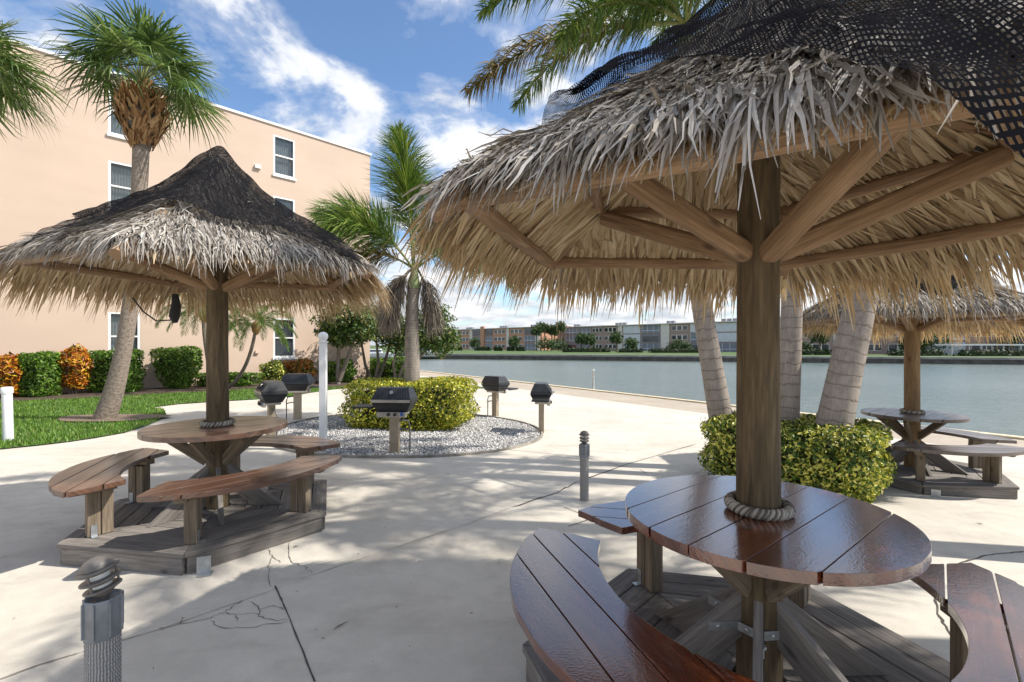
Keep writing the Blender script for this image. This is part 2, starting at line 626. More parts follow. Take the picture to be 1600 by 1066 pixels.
# net
def net_mat(name, lv):
    m, t, b = new_mat(name)
    uvn = N(t, 'ShaderNodeTexCoord')
    sp = N(t, 'ShaderNodeSeparateXYZ')
    L(t, uvn.outputs['UV'], sp.inputs[0])
    wv = NOISE(t, uvn.outputs['UV'], 9, 3)
    uu = MATH(t, 'ADD', MATH(t, 'MULTIPLY', sp.outputs[0], 150.0), MATH(t, 'MULTIPLY', wv, 1.5))
    vv = MATH(t, 'ADD', MATH(t, 'MULTIPLY', sp.outputs[1], 150.0), MATH(t, 'MULTIPLY', wv, 1.1))
    fu = MATH(t, 'PINGPONG', MATH(t, 'ADD', uu, vv), 1.0)
    fv = MATH(t, 'PINGPONG', MATH(t, 'SUBTRACT', uu, vv), 1.0)
    bunch = RAMP(t, NOISE(t, coords(t, 'UV', (3.5, 7, 1)), 1.6, 4, 0.6, 1.2), [(0.36, lv[0]), (0.55, lv[1]), (0.68, lv[2])])
    hole = MATH(t, 'MULTIPLY', MATH(t, 'GREATER_THAN', fu, bunch), MATH(t, 'GREATER_THAN', fv, bunch))
    tp = N(t, 'ShaderNodeBsdfTransparent')
    mx = N(t, 'ShaderNodeMixShader')
    L(t, hole, mx.inputs[0])
    L(t, b.outputs[0], mx.inputs[1])
    L(t, tp.outputs[0], mx.inputs[2])
    L(t, mx.outputs[0], t.nodes['Material Output'].inputs[0])
    b.inputs['Base Color'].default_value = (0.012, 0.012, 0.014, 1)
    b.inputs['Roughness'].default_value = 0.8
    b.inputs['Specular IOR Level'].default_value = 0.0
    return m


M['net'] = net_mat('black_net', (0.30, 0.46, 0.80))
M['net_tight'] = net_mat('tight_black_net', (0.40, 0.53, 0.85))
M['black_cord'] = plain('black_cord', (0.02, 0.02, 0.022), 0.7)
# metals and lamp
M['galv'] = plain('galvanised', (0.42, 0.44, 0.45), 0.42, 0.75, var=0.2, scale=25)
M['strap'] = plain('strap_metal', (0.16, 0.16, 0.15), 0.55, 0.6, var=0.3, scale=20)
M['cast'] = plain('cast_black', (0.022, 0.023, 0.025), 0.42, 0.0, var=0.35, scale=10, bump=0.15, spec=0.45)
M['steel'] = plain('brushed_steel', (0.46, 0.43, 0.38), 0.35, 0.8, var=0.15, scale=20)
M['tan_post'] = plain('tan_metal', (0.34, 0.28, 0.20), 0.5, 0.25, var=0.15, scale=9)
M['lamp_metal'] = plain('bronze_lamp_metal', (0.15, 0.135, 0.12), 0.5, 0.2, var=0.25, scale=18)
M['lamp_band'] = plain('grey_lamp_band', (0.20, 0.215, 0.235), 0.45, 0.25, var=0.25, scale=14)
M['lens'] = plain('frosted_lens', (0.72, 0.72, 0.68), 0.25)
M['blue'] = plain('blue_plastic', (0.03, 0.09, 0.30), 0.4)
# rope
m, t, b = new_mat('rope')
uvr = coords(t, 'UV', (1, 1, 1))
wv = N(t, 'ShaderNodeTexWave', i_Scale=14.0, i_Distortion=1.0, i_Detail=2.0)
wv.bands_direction = 'DIAGONAL'
L(t, uvr, wv.inputs['Vector'])
L(t, RAMP(t, wv.outputs['Fac'], [(0.1, (0.12, 0.10, 0.08)), (0.6, (0.36, 0.32, 0.26)), (1, (0.46, 0.42, 0.35))]), b.inputs['Base Color'])
b.inputs['Roughness'].default_value = 0.9
BUMP(t, b, wv.outputs['Fac'], 0.5, 0.006)
M['rope'] = m
m, t, b = new_mat('wrap_rope')
wv = N(t, 'ShaderNodeTexWave', i_Scale=30.0, i_Distortion=2.0, i_Detail=2.0)
wv.bands_direction = 'Y'
L(t, coords(t, 'UV', (1, 1, 1)), wv.inputs['Vector'])
L(t, RAMP(t, wv.outputs['Fac'], [(0.1, (0.15, 0.145, 0.14)), (0.8, (0.38, 0.37, 0.355))]), b.inputs['Base Color'])
b.inputs['Roughness'].default_value = 0.9
BUMP(t, b, wv.outputs['Fac'], 0.6, 0.004)
M['wrap'] = m
# foliage
M['hedge_var'] = leaf_mat('variegated_leaf', [(0, (0.03, 0.07, 0.010)), (0.3, (0.075, 0.14, 0.018)), (0.5, (0.20, 0.25, 0.03)), (0.7, (0.55, 0.54, 0.08)), (1, (0.78, 0.70, 0.22))], 0.4, 0.2)
M['hedge_yel'] = leaf_mat('yellow_leaf', [(0, (0.05, 0.09, 0.01)), (0.22, (0.13, 0.19, 0.018)), (0.45, (0.36, 0.38, 0.035)), (1, (0.68, 0.60, 0.07))], 0.4, 0.2)
M['hedge_grn'] = leaf_mat('green_hedge_leaf', [(0, (0.03, 0.085, 0.010)), (0.5, (0.11, 0.22, 0.024)), (1, (0.25, 0.38, 0.055))], 0.4, 0.3)
M['croton'] = leaf_mat('croton_leaf', [(0, (0.05, 0.06, 0.012)), (0.2, (0.22, 0.05, 0.012)), (0.5, (0.52, 0.15, 0.015)), (0.8, (0.66, 0.33, 0.02)), (1, (0.42, 0.36, 0.03))], 0.4, 0.2)
M['croton_dk'] = leaf_mat('dark_croton_leaf', [(0, (0.04, 0.08, 0.012)), (0.3, (0.20, 0.16, 0.03)), (0.5, (0.52, 0.08, 0.02)), (0.75, (0.62, 0.28, 0.03)), (1, (0.12, 0.18, 0.03))], 0.4, 0.2)
M['tree_leaf'] = leaf_mat('broad_leaf', [(0, (0.018, 0.042, 0.009)), (0.5, (0.05, 0.105, 0.016)), (0.85, (0.12, 0.19, 0.03)), (1, (0.30, 0.24, 0.08))], 0.4, 0.25)
M['far_leaf'] = leaf_mat('far_leaf', [(0, (0.02, 0.045, 0.012)), (0.6, (0.05, 0.095, 0.022)), (1, (0.11, 0.16, 0.04))], 0.6, 0.1)
M['far_hedge'] = leaf_mat('far_hedge_leaf', [(0, (0.012, 0.03, 0.008)), (1, (0.04, 0.07, 0.018))], 0.6, 0.0)
M['frond'] = leaf_mat('foxtail_leaf', [(0, (0.04, 0.085, 0.014)), (0.5, (0.105, 0.185, 0.03)), (0.9, (0.21, 0.29, 0.06)), (1, (0.34, 0.36, 0.10))], 0.38, 0.3)
M['frond_old'] = leaf_mat('yellowing_frond_leaf', [(0, (0.07, 0.055, 0.014)), (0.4, (0.13, 0.12, 0.03)), (0.7, (0.20, 0.14, 0.045)), (1, (0.28, 0.21, 0.09))], 0.5, 0.25)
M['frond_dead'] = leaf_mat('dead_frond_leaf', [(0, (0.10, 0.075, 0.055)), (0.5, (0.20, 0.165, 0.13)), (1, (0.33, 0.28, 0.225))], 0.8, 0.1)
M['fan'] = leaf_mat('sabal_leaf', [(0, (0.04, 0.08, 0.022)), (0.5, (0.095, 0.165, 0.045)), (0.9, (0.19, 0.27, 0.10)), (1, (0.36, 0.40, 0.22))], 0.33, 0.3)
M['pygmy'] = leaf_mat('date_palm_leaf', [(0, (0.04, 0.085, 0.012)), (0.6, (0.10, 0.19, 0.03)), (1, (0.30, 0.32, 0.12))], 0.38, 0.25)
M['rachis'] = plain('frond_stem', (0.17, 0.19, 0.05), 0.5)
M['crownshaft'] = plain('crownshaft', (0.20, 0.24, 0.10), 0.5, var=0.3, scale=4)
M['boot'] = straw('palm_boot', [(0, (0.16, 0.075, 0.028)), (0.5, (0.33, 0.18, 0.075)), (1, (0.50, 0.32, 0.16))])


def ring_bark(name, c1, c2, ring, spacing):
    m, t, b = new_mat(name)
    tc = N(t, 'ShaderNodeTexCoord')
    s = N(t, 'ShaderNodeSeparateXYZ')
    L(t, tc.outputs['UV'], s.inputs[0])
    nn = NOISE(t, coords(t, 'Object'), 3.2, 5, 0.65)
    u = MATH(t, 'ADD', MATH(t, 'DIVIDE', s.outputs[0], spacing), MATH(t, 'MULTIPLY', nn, 1.5))
    fr = MATH(t, 'FRACT', u)
    n1_ = NOISE(t, coords(t, 'UV', (3, 30, 1)), 1.5, 5, 0.6)
    n2_ = NOISE(t, coords(t, 'Object'), 4.5, 8, 0.7)
    col = RAMP(t, n1_, [(0.3, c1), (0.7, c2)])
    col = MIX(t, 1.0, col, RAMP(t, n2_, [(0.32, 0.62), (0.5, 0.98), (0.7, 1.15)]), 'MULTIPLY')
    line = RAMP(t, fr, [(0.0, 0.9), (0.07, 0.75), (0.13, 0.0), (0.93, 0.0), (1.0, 0.3)])
    col = MIX(t, line, col, ring)
    L(t, col, b.inputs['Base Color'])
    b.inputs['Roughness'].default_value = 0.85
    BUMP(t, b, MATH(t, 'ADD', MATH(t, 'MULTIPLY', n1_, 0.3), MATH(t, 'SUBTRACT', 1.0, line)), 0.5, 0.01)
    return m


M['trunk_ring'] = ring_bark('ringed_palm_bark', (0.25, 0.21, 0.175), (0.36, 0.31, 0.265), (0.175, 0.142, 0.115), 0.15)
M['trunk_fine'] = ring_bark('fine_ringed_bark', (0.22, 0.185, 0.15), (0.35, 0.30, 0.25), (0.16, 0.13, 0.10), 0.06)
m, t, b = new_mat('sabal_bark')
v = coords(t, 'UV', (10, 10, 1))
q1 = NOISE(t, v, 1.6, 6, 0.7)
q2 = NOISE(t, coords(t, 'UV', (26, 7, 1)), 1.0, 4, 0.6)
L(t, MIX(t, RAMP(t, q1, [(0.5, 0.0), (0.64, 0.8)]), RAMP(t, q2, [(0.3, (0.18, 0.14, 0.105)), (0.7, (0.33, 0.27, 0.215))]), (0.09, 0.07, 0.05)), b.inputs['Base Color'])
b.inputs['Roughness'].default_value = 0.92
BUMP(t, b, MATH(t, 'ADD', q1, q2), 0.6, 0.02)
M['sabal_bark'] = m

# ------------------------------------------------------------------ the setting
NW = Vector((0.82, 0.57)).normalized()
TW = Vector((-NW.y, NW.x))
KN = math.hypot(0.82, 0.57)


def nt(n, tt, lift=0.0):
    """n metres toward the water, tt metres along the shore"""
    p = NW * (n / KN) + TW * tt
    return Vector((p.x, p.y, gz(p.x, p.y) + lift))


EDGE, WALK = 16.1, 12.9
mb = MB()
for a, bb in ((-70, 2.5), (2.5, WALK)):
    ts = [-30 + 90 * i / 12 for i in range(13)]
    mb.grid([[nt(a, x) for x in ts], [nt(bb, x) for x in ts]], smooth=False)
struct(mb.build('paving', M['concrete']))
mb = MB()
mb.grid([[nt(WALK, x) for x in (-30, 0, 30, 60)], [nt(EDGE - 0.35, x) for x in (-30, 0, 30, 60)]], smooth=False)
struct(mb.build('walkway', M['walk']))
mb = MB()
for i in range(30):
    t0, t1 = -30 + 3 * i, -30 + 3 * i + 2.985
    a0, a1 = nt(EDGE - 0.35, t0, 0.05), nt(EDGE - 0.35, t1, 0.05)
    b0, b1 = nt(EDGE, t0, 0.05), nt(EDGE, t1, 0.05)
    d = Vector((0, 0, 0.3))
    mb.face([a0, b0, b1, a1])
    mb.face([b0, b0 - d, b1 - d, b1])
    mb.face([a0, a1, a1 - d, a0 - d])
struct(mb.build('seawall_cap', M['cap']))
mb = MB()
a0, a1 = nt(EDGE - 0.06, -30, -0.1), nt(EDGE - 0.06, 60, -0.1)
mb.face([a0, a0 + Vector((0, 0, -2)), a1 + Vector((0, 0, -2)), a1])
struct(mb.build('seawall', M['seawall']))
mb = MB()
mb.face([(-900, -300, -1.2), (900, -300, -1.2), (900, 1400, -1.2), (-900, 1400, -1.2)])
struct(mb.build('water', M['water']))
# land behind the building and the camera
mb = MB()
LT = 0.012
mb.face([nt(-70, 60, -0.6), nt(-70, 30, -0.6), nt(EDGE - .5, 30, -0.62), nt(EDGE - .5, 60, -0.62)])
struct(mb.build('ground', M['terrain']))
# far shore
FA, FB = Vector((-12.6, 93, 0)), Vector((72.5, 67, 0))
fd = (FB - FA).normalized()
fn = Vector((-fd.y, fd.x, 0))
fp = lambda u, w, z: FA + fd * u + fn * w + Vector((0, 0, z))
mb = MB()
mb.face([fp(-400, 0.8, -0.30), fp(400, 0.8, -0.30), fp(400, 900, -0.55), fp(-400, 900, -0.55)])
struct(mb.build('far_lawn', M['far_grass']))
mb = MB()
for i in range(-40, 60):
    u0, u1 = i * 4, i * 4 + 3.96
    for z0, z1, w0, w1 in ((-0.52, -0.2, -0.12, 0.8),):
        mb.face([fp(u0, w0, z1), fp(u1, w0, z1), fp(u1, w1, z1), fp(u0, w1, z1)])
        mb.face([fp(u0, w0, z0), fp(u1, w0, z0), fp(u1, w0, z1), fp(u0, w0, z1)])
        mb.face([fp(u0, w0, z0), fp(u0, w1, z0), fp(u1, w1, z0), fp(u1, w0, z0)])
struct(mb.build('far_seawall_cap', M['far_cap']))
mb = MB()
mb.face([fp(-400, 0, -3), fp(400, 0, -3), fp(400, 0, -0.4), fp(-400, 0, -0.4)])
struct(mb.build('far_seawall', M['seawall']))

# lawn (photo outline, then round the back to the building)
lawn_px = [(-240, 742), (-120, 722), (0, 703), (60, 697), (110, 691), (150, 685), (195, 677), (230, 666), (252, 656), (260, 648), (256, 641), (236, 637.5), (280, 632),
           (340, 628), (395, 625), (440, 622), (480, 615), (520, 609), (575, 604.5), (640, 602), (700, 602), (748, 607)]
lawn = [G(px, py) for px, py in lawn_px]
lawn = [(p.x, p.y) for p in lawn]
far_l = [(-1.2, 21.5), (-4.0, 28.0), (-9.0, 30.5), (-24, 12.5), (-22, 7)]
poly = lawn + far_l


def inside(poly, x, y):
    c = np.zeros(len(x), dtype=bool)
    n = len(poly)
    for i in range(n):
        x1, y1 = poly[i]
        x2, y2 = poly[(i + 1) % n]
        cond = ((y1 > y) != (y2 > y))
        with np.errstate(divide='ignore', invalid='ignore'):
            c ^= cond & (x < (x2 - x1) * (y - y1) / (y2 - y1 + 1e-12) + x1)
    return c


def sheet(name, poly, mat, lift):
    """triangulated polygon draped on the ground"""
    import bmesh
    bm = bmesh.new()
    vs = [bm.verts.new((x, y, gz(x, y) + lift)) for x, y in poly]
    f = bm.faces.new(vs)
    if f.normal.z < 0:
        f.normal_flip()
    bmesh.ops.triangulate(bm, faces=[f])
    geom = bm.verts[:] + bm.edges[:] + bm.faces[:]
    bmesh.ops.bisect_plane(bm, geom=geom, plane_co=nt(2.5, 0), plane_no=(NW.x, NW.y, 0))
    for vv_ in bm.verts:
        vv_.co.z = gz(vv_.co.x, vv_.co.y) + lift
    me = bpy.data.meshes.new(name)
    bm.to_mesh(me)
    bm.free()
    return link(name, me, mat)


struct(sheet('lawn_soil', poly, M['lawn_base'], 0.02))
bed = [(-24.0, 8.0), (-13.4, 14.6)] + [(-13.4 + (-6.5 + 13.4) * i / 10 + 0.15 * math.sin(i * 2), 14.6 + (20.3 - 14.6) * i / 10) for i in range(1, 11)] + [(-4.4, 22.0), (-3.0, 25.0), (-8, 29), (-24, 11.5)]
struct(sheet('planting_bed', bed, M['soil'], 0.035))
MUL = G(165, 656)
mul = [(MUL.x + 0.1 + 1.15 * math.cos(a) * (1 + .15 * math.sin(3 * a)), MUL.y + 0.62 * math.sin(a) * (1 + .12 * math.cos(2 * a))) for a in np.linspace(0, 2 * math.pi, 28, endpoint=False)]
struct(sheet('mulch_patch', mul, M['mulch'], 0.05))
# grass blades
nb = 90000
bx_ = rng.uniform(-17, 0.6, nb * 2)
by_ = 6.5 + (rng.uniform(0, 1, nb * 2) ** 1.6) * 16
ok = inside(poly, bx_, by_) & ~inside(bed, bx_, by_) & ~(inside(mul, bx_, by_) & (rng.uniform(0, 1, nb * 2) < 0.9))
bx_, by_ = bx_[ok][:nb], by_[ok][:nb]
k = len(bx_)
n_ = 0.82 * bx_ + 0.57 * by_
bz = np.where(n_ < 2.5, 0, -0.037 * (n_ - 2.5)) + 0.015
az = rng.uniform(0, 2 * np.pi, k)
h = rng.uniform(0.035, 0.085, k)
w = rng.uniform(0.008, 0.014, k)
ln = rng.uniform(0.0, 0.05, k)
dx, dy = np.cos(az), np.sin(az)
V = np.empty((k, 3, 3), dtype=np.float32)
V[:, 0] = np.stack([bx_ - dy * w, by_ + dx * w, bz], 1)
V[:, 1] = np.stack([bx_ + dy * w, by_ - dx * w, bz], 1)
V[:, 2] = np.stack([bx_ + dx * ln, by_ + dy * ln, bz + h], 1)
struct(link('grass', np_mesh('grass', V.reshape(-1, 3), np.arange(k * 3).reshape(-1, 3)), M['grass']), 'stuff')

# gravel circle
GC, GR = Vector((-2.05, 9.75)), 2.66
circ = [(GC.x + GR * math.cos(a), GC.y + GR * math.sin(a)) for a in np.linspace(0, 2 * math.pi, 72, endpoint=False)]
struct(sheet('gravel_bed', circ, M['gravel'], 0.006))
mb = MB()
rows = []
for a in np.linspace(0, 2 * math.pi, 97):
    c, s = math.cos(a), math.sin(a)
    row = []
    for rr, zz_ in ((GR - 0.012, 0.0), (GR - 0.012, 0.035), (GR + 0.03, 0.035), (GR + 0.035, 0.0)):
        x, y = GC.x + rr * c, GC.y + rr * s
        row.append((x, y, gz(x, y) + zz_))
    rows.append(row)
mb.grid(rows, smooth=False)
tag(mb.build('gravel_edging', plain('edging', (0.24, 0.215, 0.18), 0.9, var=0.5, scale=3)), 'dark curved edging strip around the white gravel circle', 'edging')
npb = 15000
ang = rng.uniform(0, 2 * np.pi, npb)
rad = (GR - 0.05) * np.sqrt(rng.uniform(0, 1, npb))
px_ = GC.x + rad * np.cos(ang)
py_ = GC.y + rad * np.sin(ang)
n_ = 0.82 * px_ + 0.57 * py_
pz = np.where(n_ < 2.5, 0, -0.037 * (n_ - 2.5)) + 0.01
base = np.array([[1, 0, 0], [-.5, .87, 0], [-.5, -.87, 0], [0.2, 0.1, 0.75], [-.15, -.1, -.6]])
fc = np.array([[0, 1, 3], [1, 2, 3], [2, 0, 3], [1, 0, 4], [2, 1, 4], [0, 2, 4]])
sz = rng.uniform(0.012, 0.026, npb)
ro = rng.uniform(0, 2 * np.pi, npb)
jit = 1 + rng.uniform(-.3, .3, (npb, 5, 3))
B = base[None] * jit
X = B[:, :, 0] * np.cos(ro)[:, None] - B[:, :, 1] * np.sin(ro)[:, None]
Y = B[:, :, 0] * np.sin(ro)[:, None] + B[:, :, 1] * np.cos(ro)[:, None]
V = np.stack([px_[:, None] + X * sz[:, None], py_[:, None] + Y * sz[:, None], pz[:, None] + B[:, :, 2] * sz[:, None]], 2)
Fc = (np.arange(npb)[:, None, None] * 5 + fc[None]).reshape(-1, 3)
struct(link('gravel', np_mesh('gravel', V.reshape(-1, 3), Fc, smooth=True), M['pebble']), 'stuff')


# joints and cracks
def crack(pts, w, jit, mat, name, sub=6, lift=0.004):
    P_ = []
    for (a, b_) in zip(pts[:-1], pts[1:]):
        A, B_ = G(*a), G(*b_)
        d = B_ - A
        nrm = Vector((-d.y, d.x, 0)).normalized()
        for i in range(sub):
            P_.append(A.lerp(B_, i / sub) + nrm * random.uniform(-jit, jit))
    P_.append(G(*pts[-1]))
    mb_ = MB()
    rows_ = []
    for i, p in enumerate(P_):
        d = (P_[min(i + 1, len(P_) - 1)] - P_[max(i - 1, 0)])
        nrm = Vector((-d.y, d.x, 0)).normalized()
        ww = w * random.uniform(0.5, 1.3) * (0.3 if i in (0, len(P_) - 1) and jit > 0.004 else 1)
        a, c = p + nrm * ww / 2, p - nrm * ww / 2
        rows_.append([(a.x, a.y, gz(a.x, a.y) + lift), (c.x, c.y, gz(c.x, c.y) + lift)])
    mb_.grid(rows_, smooth=False)
    o = mb_.build(name, mat)
    o.parent = bpy.data.objects['paving']
    o['kind'] = 'structure'
    return o


J, JF = M['joint'], M['joint_faint']
crack([(430, 916), (450, 960), (492, 1066)], 0.010, 0.002, J, 'joint', 8)
crack([(0, 1062), (60, 1040), (120, 1022)], 0.014, 0.002, JF, 'joint', 6)
crack([(120, 1022), (250, 984), (440, 918)], 0.006, 0.002, JF, 'joint', 6)
crack([(905, 752), (870, 770), (800, 793)], 0.022, 0.012, J, 'joint', 8)
crack([(800, 793), (735, 818), (600, 862), (470, 905)], 0.006, 0.003, JF, 'joint', 6)
crack([(905, 752), (985, 724), (1088, 694)], 0.020, 0.006, J, 'joint', 8)
crack([(690, 690), (760, 700), (900, 713), (1000, 734), (1010, 740)], 0.010, 0.004, J, 'joint', 8)
crack([(882, 793), (960, 824)], 0.010, 0.003, J, 'joint', 6)
crack([(958, 800), (888, 823)], 0.010, 0.003, J, 'joint', 6)
crack([(845, 672), (900, 674), (990, 675)], 0.010, 0.004, JF, 'joint', 6)
crack([(495, 645), (545, 640), (520, 632), (440, 625)], 0.008, 0.006, JF, 'joint', 6)
crack([(1490, 884), (1540, 868), (1600, 862)], 0.016, 0.006, J, 'joint', 8)
crack([(1459, 912), (1466, 960), (1490, 1000), (1514, 1022)], 0.014, 0.006, J, 'joint', 8)
crack([(1080, 745), (1120, 720), (1200, 690)], 0.008, 0.004, JF, 'joint', 6)
crack([(330, 700), (400, 702), (500, 703)], 0.010, 0.002, JF, 'joint', 6)
CK = [[(418, 858), (425, 868), (420, 885), (423, 918)], [(455, 845), (450, 865), (455, 878), (478, 888), (487, 897)], [(425, 868), (438, 880)],
      [(248, 983), (290, 975), (330, 965), (352, 957), (365, 962), (400, 960), (415, 968), (450, 970)], [(352, 957), (368, 945), (380, 938)],
      [(388, 940), (404, 952), (425, 948), (446, 953)], [(330, 970), (350, 984), (400, 980), (450, 971)], [(404, 952), (408, 962)], [(248, 983), (258, 985)],
      [(365, 962), (370, 972)], [(280, 978), (283, 965)]]
for c in CK:
    crack(c, 0.0045, 0.012, J, 'crack', 5)


# ------------------------------------------------------------------ foliage builders
def unit(v):
    return v / (np.linalg.norm(v, axis=-1, keepdims=True) + 1e-9)


def leaf_cloud(P_, Nn, size, aspect=0.5, jit=0.7, droop=0.0, seed=1):
    """one folded leaf (two triangles) at every point, facing roughly Nn"""
    r = np.random.default_rng(seed)
    n = len(P_)
    nn = unit(Nn + r.normal(0, jit, (n, 3)))
    tmp = r.normal(0, 1, (n, 3))
    tmp[:, 2] -= droop
    d = unit(tmp - (tmp * nn).sum(1, keepdims=True) * nn)
    s = np.cross(nn, d)
    L_ = (size * r.uniform(0.65, 1.3, n))[:, None]
    W = L_ * aspect
    base = P_ - d * L_ * 0.5
    tip = P_ + d * L_ * 0.5 - nn * L_ * 0.12
    l = P_ + s * W * 0.5 - d * L_ * .05 + nn * L_ * 0.08
    rr = P_ - s * W * 0.5 - d * L_ * .05 + nn * L_ * 0.08
    V = np.stack([base, l, tip, rr], 1).reshape(-1, 3)
    i = np.arange(n)[:, None] * 4
    Fc = np.concatenate([i + [0, 1, 2], i + [0, 2, 3]], 1).reshape(-1, 3)
    return V, Fc


def superbox(n, hx, hy, hz, p=5.0, shell=0.72, seed=0, lump=0.06, bottom=True):
    """points filling the outer shell of a rounded box, with outward normals"""
    r = np.random.default_rng(seed)
    h = np.array([hx, hy, hz])
    areas = np.array([hy * hz, hx * hz, hx * hy])
    ax = r.choice(3, n, p=areas / areas.sum())
    u = r.uniform(-1, 1, (n, 3))
    sg = r.choice([-1, 1], n)
    if not bottom:
        sg = np.where((ax == 2), 1, sg)
    u[np.arange(n), ax] = sg
    nrm = (np.abs(u) ** p).sum(1, keepdims=True) ** (1 / p)
    q = u / nrm
    g = np.sign(q) * np.abs(q) ** (p - 1) / h
    lum = 1 + lump * (np.sin(q[:, :1] * 5.1 * hx + 1.3) * np.sin(q[:, 1:2] * 4.3 * hy + .4) + np.sin(q[:, 2:] * 6 + q[:, :1] * 3 * hx))
    d = shell + (1 - shell) * r.uniform(0, 1, (n, 1)) ** 0.5
    tuft = 1 + np.where(r.uniform(0, 1, (n, 1)) < 0.05, r.uniform(0, 0.07, (n, 1)), 0)
    return q * h * d * lum * tuft, unit(g)


def blob_core(hx, hy, hz, k=0.78, p=4.0, n=10):
    mb_ = MB()
    rows_ = []
    for i in range(n + 1):
        ph = -math.pi / 2 + math.pi * i / n
        row = []
        for j in range(16):
            th = 2 * math.pi * j / 16
            d = np.array([math.cos(ph) * math.cos(th), math.cos(ph) * math.sin(th), math.sin(ph)])
            d = d / ((np.abs(d) ** p).sum() ** (1 / p))
            row.append((d[0] * hx * k, d[1] * hy * k, d[2] * hz * k))
        rows_.append(row)
    mb_.grid(rows_, close=True)
    return mb_


def stems(parent, hx, hz, mat, n=7, h=0.4, seed=0):
    r = random.Random(seed)
    mb_ = MB()
    for i in range(n):
        x, y = r.uniform(-.5, .5) * hx, r.uniform(-.4, .4) * hx
        mb_.tube([(x * .5, y * .5, -hz), (x * .8, y * .8, -hz + h * .5), (x * 1.3, y * 1.3, -hz + h)], [0.018, 0.014, 0.01], 5)
    return mb_.build('stem', mat, parent)


def hedge(name, label, cat, loc, hx, hy, hz, mat, n, leaf, rz=0.0, p=5.0, group=None, seed=0, lump=0.05, lift=0.0, taper=0.0, stem=True, aspect=.5, jit=.7):
    o = thing(name, label, cat, (loc[0], loc[1], gz(loc[0], loc[1]) + 0.02), rz, group)
    P_, Nn = superbox(n, hx, hy, hz, p, seed=seed, lump=lump)
    V, Fc = leaf_cloud(P_, Nn, leaf, aspect, jit, 0.0, seed)
    if taper:
        s_ = 1 - taper * np.clip((-V[:, 2] / hz), -0.2, 1)
        V[:, 0] *= s_
        V[:, 1] *= s_
    V[:, 2] += hz + lift
    link('foliage', np_mesh('foliage', V, Fc), mat, o)
    if lift > 0 or stem:
        s_o = stems(o, hx, hz, M['bark_dark'], 7, 0.5 + lift, seed)
        s_o.location.z = hz
    c = blob_core(hx, hy, hz, 0.74, p)
    if taper:
        c.v = [(x * (1 - taper * max(-.2, min(1, -z / hz))), y * (1 - taper * max(-.2, min(1, -z / hz))), z) for x, y, z in c.v]
    c.v = [(x, y, z + hz + lift) for x, y, z in c.v]
    c.build('inner_shade_core', M['hedge_core'], o)
    return o


M['hedge_core'] = plain('hedge_shade_core', (0.045, 0.05, 0.02), 0.95, var=0.5, scale=30, bump=0.6, bdist=0.03)  # solid view-blocking core, the hedge's inner shade put into its dark colour

# big variegated hedge round the palm cluster
HC = Vector((3.74, 6.33))
hedge('hedge', 'clipped green and yellow variegated hedge around three palm trunks', 'hedge', HC, 1.02, 0.82, 0.42, M['hedge_var'], 21000, 0.064,
      rz=math.atan2(-0.654, 0.757), p=6, seed=3, aspect=.42)
hedge('hedge', 'square yellow hedge on the gravel circle around a single palm', 'hedge', (-2.18, 10.4), 1.33, 1.02, 0.48, M['hedge_yel'], 20000, 0.066,
      p=7, seed=4, aspect=.5)


# ------------------------------------------------------------------ palms
def curve_pts(p0, d0, length, droop, n):
    """points of a frond bending towards the ground"""
    pts = [np.array(p0, float)]
    d = np.array(d0, float)
    d /= np.linalg.norm(d)
    st = length / (n - 1)
    for i in range(n - 1):
        d = d + np.array([0, 0, -droop * st / length * (0.4 + 1.4 * i / n)])
        d /= np.linalg.norm(d)
        pts.append(pts[-1] + d * st)
    return np.array(pts)


def frond_geom(pts, leaflet, density, r, plumose=True, start=0.14, spread=1.0, width=0.022, sag=0.35):
    """leaflets along a rachis; returns V (n,4,3)"""
    seg = np.linalg.norm(np.diff(pts, axis=0), axis=1)
    cum = np.concatenate([[0], np.cumsum(seg)])
    T = cum[-1]
    n = int(T * density)
    s = start * T + (1 - start) * T * (np.arange(n) + r.uniform(0, 1, n)) / n
    P_ = np.stack([np.interp(s, cum, pts[:, i]) for i in range(3)], 1)
    P2 = np.stack([np.interp(np.minimum(s + 0.05, T), cum, pts[:, i]) for i in range(3)], 1)
    P1 = np.stack([np.interp(s - 0.05, cum, pts[:, i]) for i in range(3)], 1)
    tan = unit(P2 - P1)
    side = unit(np.cross(tan, np.array([0, 0, 1.0]) + 0 * tan))
    up = np.cross(side, tan)
    rel = (s / T)
    Ls = leaflet * (0.35 + 1.0 * np.sin(np.pi * np.clip(0.12 + 0.86 * rel, 0, 1)) ** 0.8) * r.uniform(0.8, 1.15, n)
    if plumose:
        an = r.uniform(0, 2 * np.pi, n)
    else:
        an = np.where(r.uniform(0, 1, n) < 0.5, 0, np.pi) + r.normal(0, 0.35, n) + 0.25
    out = side * np.cos(an)[:, None] + up * np.sin(an)[:, None]
    d = unit(out * spread + tan * (0.55 + 0.5 * rel)[:, None] + r.normal(0, .1, (n, 3)))
    wv_ = unit(np.cross(d, tan) + r.normal(0, .35, (n, 3)))
    W = width * r.uniform(0.7, 1.2, n)[:, None]
    mid = P_ + d * (Ls * 0.5)[:, None]
    tip = P_ + d * Ls[:, None] + np.array([0, 0, -1.0]) * (Ls * sag * r.uniform(.5, 1.2, n))[:, None]
    V = np.stack([P_ - wv_ * W * .25, P_ + wv_ * W * .25, mid + wv_ * W * .5, tip, mid - wv_ * W * .5], 1)
    return V


